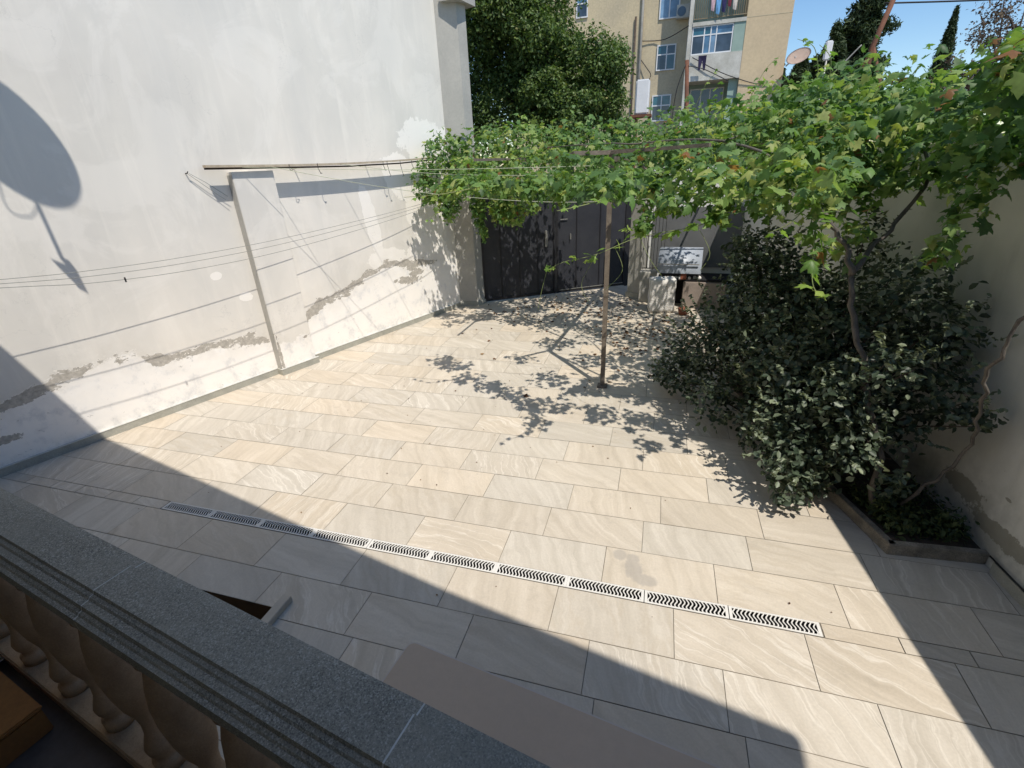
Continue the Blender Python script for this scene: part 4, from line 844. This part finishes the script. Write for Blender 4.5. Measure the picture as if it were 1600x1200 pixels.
# ------------------------------------------------------------------ satellite dish on our roof (its shadow falls on the white wall)
nd = Vector((-.74, .579, -.342)).normalized() * -1
nd = Vector((.74, -.579, .342)).normalized()
sc0 = W(1.05, 2.996) + SUN * 3.0
def dish(name, c0, nrm, R, m, label, loff, foc=.68, mast=None, parts=True):
    e = empty(name, c0, 0, label, "satellite dish")
    u = nrm.cross(Vector((0, 0, 1))).normalized(); v = u.cross(nrm).normalized() * -1; v = nrm.cross(u).normalized()
    c = MB(); rings = []
    for i in range(7):
        r = R * i / 6; dep = -.16 * R * 2 * (1 - (i/6)**2) * .5
        if i == 0: rings.append([c.bm.verts.new(nrm * dep)]); continue
        rings.append([c.bm.verts.new((u * math.cos(2*math.pi*k/32) + v * math.sin(2*math.pi*k/32)) * r + nrm * dep) for k in range(32)])
    for k in range(32): c.bm.faces.new((rings[0][0], rings[1][k], rings[1][(k+1) % 32]))
    for i in range(1, 6):
        for k in range(32): c.bm.faces.new((rings[i][k], rings[i+1][k], rings[i+1][(k+1) % 32], rings[i][(k+1) % 32])).smooth = True
    ext = bmesh.ops.solidify(c.bm, geom=list(c.bm.faces), thickness=.006)
    c.build("reflector", m, e)
    return e, u, v
d1, du, dv = dish("satellite_dish", sc0, nd, .347, M_DISH, "satellite dish on the house roof edge throwing a round shadow on the white wall", 0)
lnb = (W(1.055, 1.93) + SUN * 2.25) - sc0
t_ = -dv if dv.z > 0 else dv
rim = (W(1.045, 2.44) + SUN * 2.96) - sc0
MB().tube([rim, lnb], .014, 8).build("feed_arm", M_STEEL, d1)
fx = WD * 1.0; fz = (Vector((0, 0, 1)) - SUN * SUN.z).normalized()
def fp(sx_, zz_): return lnb + W(1.055 + sx_, 1.93 + zz_) - W(1.055, 1.93)
def plate(nm, pts, th, m_):
    c = MB(); a_ = [c.bm.verts.new(fp(*q)) for q in pts]; b_ = [c.bm.verts.new(fp(*q) + WN * th) for q in pts]; n_ = len(pts)
    c.bm.faces.new(a_); c.bm.faces.new(b_[::-1])
    for i in range(n_): c.bm.faces.new((a_[i], b_[i], b_[(i+1) % n_], a_[(i+1) % n_]))
    return c.build(nm, m_, d1)
plate("feed_bracket", [(-.085, .02), (-.03, -.13), (.0, -.20), (.0, -.05)], .01, M_GREYPAINT)
plate("feed_horn", [(.001, .02), (.001, -.20), (.06, -.27), (.045, -.02)], .05, M_GREYPAINT)
back = Vector((-5.1, 1.2, 4.86)) - sc0
MB().tube(smooth([-nd * .06, -nd*.25 + Vector((-.1, -.25, -.1)), back + Vector((0, 0, .55)), back]), .022, 10).build("mast", M_STEEL, d1)
MB().tube(smooth([rim, rim + WD*-.10 - Vector((0,0,.10)), rim + WD*-.22 + Vector((0, 0, .06)), -nd*.2]), .005, 6).build("cable", M_CABLE, d1)

# ------------------------------------------------------------------ apartment building far behind
YB = 30.0; YR = 31.6; f_ = YR / YB
def rx(x): return x * f_
def rz_(z): return (z - 2.6) * f_ + 2.6
ab = empty("apartment_building", (0, YB, 0), 0, "beige apartment block with balconies behind the vine and the tree", "apartment building")
def abx(b, a, c_, **k): b.box((a[0], a[1] - YB, a[2]), (c_[0], c_[1] - YB, c_[2]))
c = MB(); abx(c, (3.2, YB, -.05), (5.15, YB + 9, 15)); c.build("end_wall", M_BWALL, ab)
for zj in (5.55, 8.4, 11.25):
    c = MB(); abx(c, (3.19, YB - .006, zj), (5.155, YB - .001, zj + .035)); c.build("panel_joint", M_BWALL2, ab)
c = MB(); abx(c, (-9, YR, -.05), (.60, YB + 9, 15)); c.build("recessed_wall", M_BWALL2, ab)
c = MB()   # balcony stack: side wall, slabs, parapets, back
abx(c, (.60, YR, -.05), (3.199, YB + 9, 15)); c.build("stack_back_wall", M_BGREEN, ab)
c = MB(); abx(c, (.60, YB + .02, 6.1), (.78, YR - .001, 15)); abx(c, (.60, YB + .02, -.05), (.72, YR - .001, 6.099)); c.build("side_wall", M_BWHITE, ab)
for z in (5.98, 8.28, 11.2):
    c = MB(); abx(c, (.781, YB - .02, z), (3.199, YR - .001, z + .16)); c.build("balcony_slab", M_BWHITE, ab)
c = MB(); abx(c, (.79, YB + .0, 6.141), (3.19, YB + .10, 7.10)); c.build("parapet", M_BWHITE, ab)
c = MB(); abx(c, (2.68, YB + .02, 7.101), (3.19, YB + .12, 8.279)); c.build("panel", M_BGREEN, ab)
c = MB(); abx(c, (2.75, YB + .2, 3.2), (3.19, YB + .32, 5.979)); c.build("panel", M_BGREEN, ab)
def window(parent, x0, x1, z0, z1, y, cols, rows, mats, fw=.055, name="window"):
    c = MB(); abx(c, (x0, y, z0), (x0+fw, y+.06, z1)); abx(c, (x1-fw, y, z0), (x1, y+.06, z1)); abx(c, (x0+fw, y, z0), (x1-fw, y+.06, z0+fw)); abx(c, (x0+fw, y, z1-fw), (x1-fw, y+.06, z1))
    xsx = [x0 + (x1-x0)*q for q in cols]; zsz = [z0 + (z1-z0)*q for q in rows]
    for x in xsx: abx(c, (x-fw/2, y+.002, z0+fw), (x+fw/2, y+.058, z1-fw))
    for z in zsz:
        e = [x0+fw] + [v for x in xsx for v in (x-fw/2, x+fw/2)] + [x1-fw]
        for a, b in zip(e[::2], e[1::2]): abx(c, (a, y+.004, z-fw/2), (b, y+.056, z+fw/2))
    w = c.build(name, M_FRAME, parent)
    X = [x0] + xsx + [x1]; Z = [z0] + zsz + [z1]; i = 0
    for a, b in zip(X[:-1], X[1:]):
        for p, q in zip(Z[:-1], Z[1:]):
            g_ = MB(); abx(g_, (a+.01, y+.025, p+.01), (b-.01, y+.035, q-.01)); g_.build("pane", mats[i % len(mats)], w); i += 1
    return w
window(ab, -.86, .10, rz_(6.57), rz_(7.67), YR - .07, [.52], [.62], [M_GLASS, M_GLASST, M_GLASST, M_GLASS])
window(ab, -.88, .12, rz_(8.72), rz_(10.1), YR - .07, [.5], [.78], [M_GLASSL, M_GLASSL, M_GLASSL, M_GLASSL])
window(ab, -5.2, -4.58, rz_(9.19), rz_(10.6), YR - .07, [], [.42], [M_GLASS, M_GLASSB])
window(ab, -.95, .05, rz_(4.3), rz_(5.5), YR - .07, [.5], [.6], [M_GLASS, M_GLASST])
window(ab, .80, 2.67, 7.11, 8.27, YB + .04, [.30, .46, .60], [.68], [M_GLASS, M_GLASST, M_GLASSB, M_GLASST, M_GLASSL, M_GLASSB, M_GLASS, M_GLASSB], .05, "balcony_glazing")
window(ab, 1.0, 2.7, 4.2, 5.8, YR - .05, [.33, .6], [], [M_GLASS, M_GLASS, M_GLASS], .06)
c = MB(); abx(c, (-.02, YR - .42, rz_(8.62)), (.62 - .03, YR - .08, rz_(9.15))); ac = c.build("air_conditioner", M_BWHITE, ab)
c = MB(); c.tube([(.22, YR - .43 - YB, rz_(8.88)), (.22, YR - .425 - YB, rz_(8.88))], .21, 20); c.build("fan", M_GLASS, ac)
c = MB(); abx(c, (.80, YB - .01, 9.52), (3.19, YB + .03, 9.56)); abx(c, (.80, YB - .01, 8.55), (3.19, YB + .03, 8.58))
for k in range(26): abx(c, (.82 + k*.094, YB, 8.581), (.845 + k*.094, YB + .02, 9.519))
c.build("balcony_railing", M_RAIL, ab)
c = MB(); c.tube([(-1.72, YR - .1 - YB, .2), (-1.72, YR - .1 - YB, 14.9)], .07, 10); c.build("drainpipe", simple("grey_downpipe", (.3, .29, .26), (.2, .19, .17), 2, .7), ab)
c = MB(); c.tube([(-2.05, YR - .08 - YB, .2), (-2.05, YR - .08 - YB, 9.3)], .05, 8); c.build("drainpipe", M_DBARK, ab)
c = MB()
for a in ([(-1.7, YR-.1, 7.4), (-1.3, YR-.2, 6.9), (-1.1, YR-.2, 6.6), (-1.25, YR-.2, 6.3)], [(-1.7, YR-.1, 8.2), (-.5, YR-.2, 8.15), (.6, YB, 8.35)], [(.9, YB-.1, 7.0), (2.2, YB-.15, 6.3), (3.2, YB-.1, 5.9), (4.0, YB-.05, 5.65), (4.6, YB-.05, 5.6)]):
    c.tube([Vector((p[0], p[1]-YB, p[2])) for p in smooth(a, 5)], .022, 5)
c.build("cable", M_CABLE, ab)
# laundry
def cloth(name, poly, y, z, x, m, label, cat="laundry", group=None):
    e = empty(name, (x, y, z), 0, label, cat, group); c = MB(); th = .02
    a = [c.bm.verts.new((u, 0 + .03*math.sin(u*9+w*4), w)) for u, w in poly]; b = [c.bm.verts.new((u, th + .03*math.sin(u*9+w*4), w)) for u, w in poly]
    n = len(poly); c.bm.faces.new(a); c.bm.faces.new(b[::-1])
    for i in range(n): c.bm.faces.new((a[i], b[i], b[(i+1) % n], a[(i+1) % n]))
    c.build("fabric", m, e)
nav = simple("navy_cloth", (.03, .025, .07), (.02, .018, .045), 5, .9)
cloth("trousers", [(0, 0), (.38, 0), (.36, -.62), (.26, -.62), (.20, -.2), (.12, -.60), (.03, -.60)], YB - .35, 7.00, 1.18, nav, "dark navy trousers hanging on the middle balcony line")
for x, w, h, colr, lab in ((1.50, .22, .85, (.55, .38, .42), "pink garment hanging over the upper balcony railing"), (1.72, .26, 1.0, (.16, .38, .66), "bright blue garment in the middle of the upper balcony laundry"), (1.98, .24, .95, (.03, .03, .10), "dark blue garment right of the bright blue one on the upper balcony"), (2.24, .2, .75, (.16, .03, .05), "maroon garment on the upper balcony line"), (2.46, .24, .9, (.62, .56, .50), "cream towel at the right end of the upper balcony laundry")):
    cloth("garment", [(0, 0), (w, 0), (w*.92, -h*.6), (w*.8, -h), (w*.2, -h*.93), (.02, -h*.4)], YB - .12, 9.62, x, simple(lab[:14].replace(' ', '_'), colr, tuple(q*.7 for q in colr), 6, .9), lab, "laundry", "laundry on the upper balcony")

# ------------------------------------------------------------------ things above the vine
rp = empty("rusty_pole", (.45, 14, 0), 0, "rusty red-brown pole rising above the vine in front of the balconies", "pole")
MB().tube([(-.02, 0, 0), (-.03, 0, 3.4), (-.14, 0, 4.62)], [.05, .05, .045], 10).build("pipe", M_RUST, rp)
c = MB(); c.tube(smooth([(-.12, -.03, 4.5), (.25, -.05, 4.4), (.8, -.1, 4.12)]), .010, 5); c.tube(smooth([(-.15, -.03, 4.55), (-.32, -.05, 4.0), (-.38, 0, 3.2)]), .010, 5); c.build("wire", M_CABLE, rp)
fk = empty("rusty_mast", (3.50, 12, 0), 0, "leaning rusty mast with a forked foot sticking up above the vine against the sky", "mast")
MB().tube([(-.12, 0, 0), (-.02, 0, 4.25), (.16, 0, 5.0)], [.05, .045, .04], 9).build("pipe", M_RUST, fk); MB().tube([(-.01, 0, 4.25), (.22, 0, 3.7), (.3, 0, 3.2)], .035, 8).build("brace", M_RUST, fk); MB().tube([(-.02, 0, 4.25), (-.16, .05, 3.7)], .02, 8).build("brace", M_RUST, fk)
wb = empty("white_tank", (-.85, 20, 0), 0, "white painted metal tank on rusty legs between the tree and the apartment block", "tank")
MB().box((-.32, -.05, 4.0), (.14, .5, 5.05)).build("body", M_FRAME, wb, bevel=.04); MB().box((-.45, -.12, 3.9), (.26, .6, 3.98)).build("shelf", M_RUST, wb)
for x in (-.30, .14): MB().box((x, -.05, 0), (x + .1, .05, 3.899)).build("leg", M_RUST, wb)
d2, du, dv = dish("satellite_dish", Vector((5.55, 29.2, 6.55)), Vector((-.35, -.62, .70)).normalized(), .50, M_PINK, "cream satellite dish on the right edge of the apartment block", 0)
MB().tube([(-.1, .1, -.02), (-.3, .9, -.25)], .03, 8).build("mount", M_STEEL, d2)
pw = empty("small_box", (3.25, 14, 0), 0, "small white box on a stay wire above the vine left of the rusty mast", "box")
MB().box((-.09, -.03, 4.36), (.05, .08, 4.72)).build("body", M_FRAME, pw, bevel=.02); MB().tube([(0, 0, 0), (-.02, 0, 4.36)], .02, 8).build("pole", M_STEEL, pw)
def cable(pts, r, label, m=M_CABLE): line_thing("overhead_cable", smooth(pts, 8), r, m, label, "cable")
cable([(8.2, 28.0, 7.95), (14, 29, 7.75), (22, 30, 7.8)], .03, "thin overhead cable crossing the blue sky at the upper right")
cable([(2.2, 12, 3.4), (2.75, 12.0, 3.72), (3.3, 12, 4.3)], .012, "pale stay wire slanting up from the vine to the rusty mast", M_WIRE)

# ------------------------------------------------------------------ trees
def tree(name, loc_, crown, trunk, label, cat, size, mat, density=1.0, up=.5, shp=None, droop=.4, group=None, branches=10, shell=.5, r0=.16):
    e = empty(name, loc_, 0, label, cat, group); L0 = np.array(loc_)
    P, O = cloud(crown, density, shell)
    Nn, T = orient(O, up, .6, .7, droop); rnd = np.clip(rng.random(len(P)) * .8 + .2 * np.sin(P[:, 0]*1.3 + P[:, 2]*1.7) ** 2 * rng.random(len(P)), 0, 1)
    leaves("crown", P - L0, Nn, T, rng.uniform(size[0], size[1], len(P)), shp or shape_quad(.55), mat, e, rnd)
    top = Vector(trunk) - Vector(loc_)
    c = MB(); c.tube(smooth([(0, 0, 0), top * .5 + Vector((.1, 0, 0)), top], 5), [r0*(1 - .06*i) for i in range(11)], 10)
    c.build("trunk", M_DBARK, e)
    c = MB()
    for i in range(branches):
        q = crown[rng.integers(len(crown))]; t = Vector((q[0], q[1], q[2])) - Vector(loc_); s_ = top * random.uniform(.45, 1)
        c.tube(smooth([s_, s_.lerp(t, .5) + Vector((0, 0, .2)), t], 4), [r0*.4 - r0*.035*i for i in range(9)], 6)
    c.build("limbs", M_DBARK, e)
    return e
def lumps(c0, R3, n, r, cnt, seed):
    rg = np.random.default_rng(seed); out = []
    for i in range(n):
        d = unit(rg.normal(size=(1, 3)))[0] * rg.uniform(.35, 1.0); rr = r * rg.uniform(.65, 1.25)
        out.append((c0[0] + d[0]*R3[0], c0[1] + d[1]*R3[1], c0[2] + d[2]*R3[2], rr, rr, rr*.8, cnt))
    return out
tree("broadleaf_tree", (-2.6, 15.2, -.05), lumps((-2.6, 15, 4.15), (1.75, 1.3, 1.25), 44, .55, 760, 5) + lumps((-4.4, 15.6, 5.6), (1.3, 1.4, 2.6), 34, .7, 620, 6) + lumps((-4.4, 15.4, 7.6), (1.3, 1.5, 1.2), 22, .7, 420, 8) + lumps((-5.4, 15.0, 4.4), (.9, .8, 1.6), 22, .7, 620, 12) + lumps((-4.9, 14.6, 7.0), (1.2, 1.0, 1.6), 26, .75, 560, 13) + lumps((-4.3, 16.2, 4.5), (2.2, .5, 2.2), 26, .85, 420, 15) + lumps((-3.5, 14.9, 5.7), (1.1, .9, 1.0), 20, .6, 620, 41) + lumps((-4.4, 14.8, 6.4), (1.2, .9, 1.4), 24, .65, 560, 42) + lumps((-1.9, 14.6, 5.0), (.7, .6, .4), 8, .45, 500, 43) + [(-1.5, 14.4, 4.0, .5, .5, .5, 600), (-1.35, 14.4, 4.7, .4, .5, .5, 520), (-2.0, 14.4, 3.5, .7, .5, .6, 700)],
     (-2.8, 15.1, 4.2), "big dark green broadleaf tree behind the gate beside the left building", "tree", (.06, .125), L_TREE, branches=22)
# conifers beyond
def spiky(c0, h, R, n, cnt, seed):
    rg = np.random.default_rng(seed); out = []
    for i in range(n):
        t = rg.random() ** .8; a = rg.random() * 6.28; w = R * (1 - t) * rg.uniform(.5, 1)
        out.append((c0[0] + math.cos(a)*w, c0[1] + math.sin(a)*w, c0[2] + t*h, R*.17*(1.3 - t*.7), R*.17*(1.3 - t*.7), R*.16, cnt))
    return out
tree("pine_tree", (9.6, 36, 0), lumps((9.9, 36, 8.4), (1.2, 1.2, 2.6), 44, .55, 260, 21) + lumps((9.9, 36, 6.2), (1.5, 1.2, 1.0), 16, .55, 240, 26), (9.8, 36, 9.5), "tall open dark pine right of the rusty mast", "tree", (.20, .42), L_CONIF, shp=shape_quad(.28), up=.3, droop=-.6, branches=16)
tree("pine_tree", (8.3, 35, 0), spiky((8.3, 35, 3.6), 4.7, 2.3, 80, 220, 22), (8.3, 35, 7), "middle-sized pointed conifer left of the rusty mast", "tree", (.18, .4), L_CONIF, shp=shape_quad(.28), up=.3, droop=-.6)
tree("pine_tree", (6.7, 35, 0), spiky((6.9, 35, 3.2), 3.8, 2.3, 80, 220, 23), (6.7, 35, 6), "low dark conifer next to the right edge of the apartment block", "tree", (.18, .4), L_CONIF, shp=shape_quad(.28), up=.3, droop=-.6)
tree("pine_tree", (5.9, 38, 0), spiky((6.0, 38, 3.5), 4.5, 2.1, 60, 200, 28), (6.0, 38, 6), "conifer half hidden behind the corner of the apartment block", "tree", (.18, .4), L_CONIF, shp=shape_quad(.28), up=.3, droop=-.6)
tree("pine_tree", (10.9, 36, 0), spiky((10.8, 36, 3.0), 3.6, 1.9, 50, 200, 24), (10.9, 36, 5), "small conifer at the right foot of the tall pine", "tree", (.18, .4), L_CONIF, shp=shape_quad(.28), up=.3, droop=-.6)
cyp = [(15.45, 40, z, .74*max(.10, min(1, (9.7 - z)/4.4))**.8, .7*max(.10, min(1, (9.7-z)/4.4))**.8, .36, 620) for z in np.arange(3.2, 9.6, .28)]
tree("cypress_tree", (15.5, 40, 0), cyp, (15.4, 40, 9), "single slender dark cypress standing against the blue sky", "tree", (.12, .26), L_CONIF, shp=shape_quad(.3), up=.1, droop=-1.5, branches=2)
tree("sparse_tree", (9.6, 20.5, 0), lumps((9.6, 20.3, 5.3), (1.5, 1.3, 1.3), 34, .42, 95, 31) + lumps((8.4, 20, 4.3), (.8, .9, .6), 14, .35, 80, 32), (9.6, 20.4, 5.4), "thin brownish half-bare tree at the upper right edge", "tree", (.05, .13), L_SPARSE, shell=.1, branches=34, r0=.10)
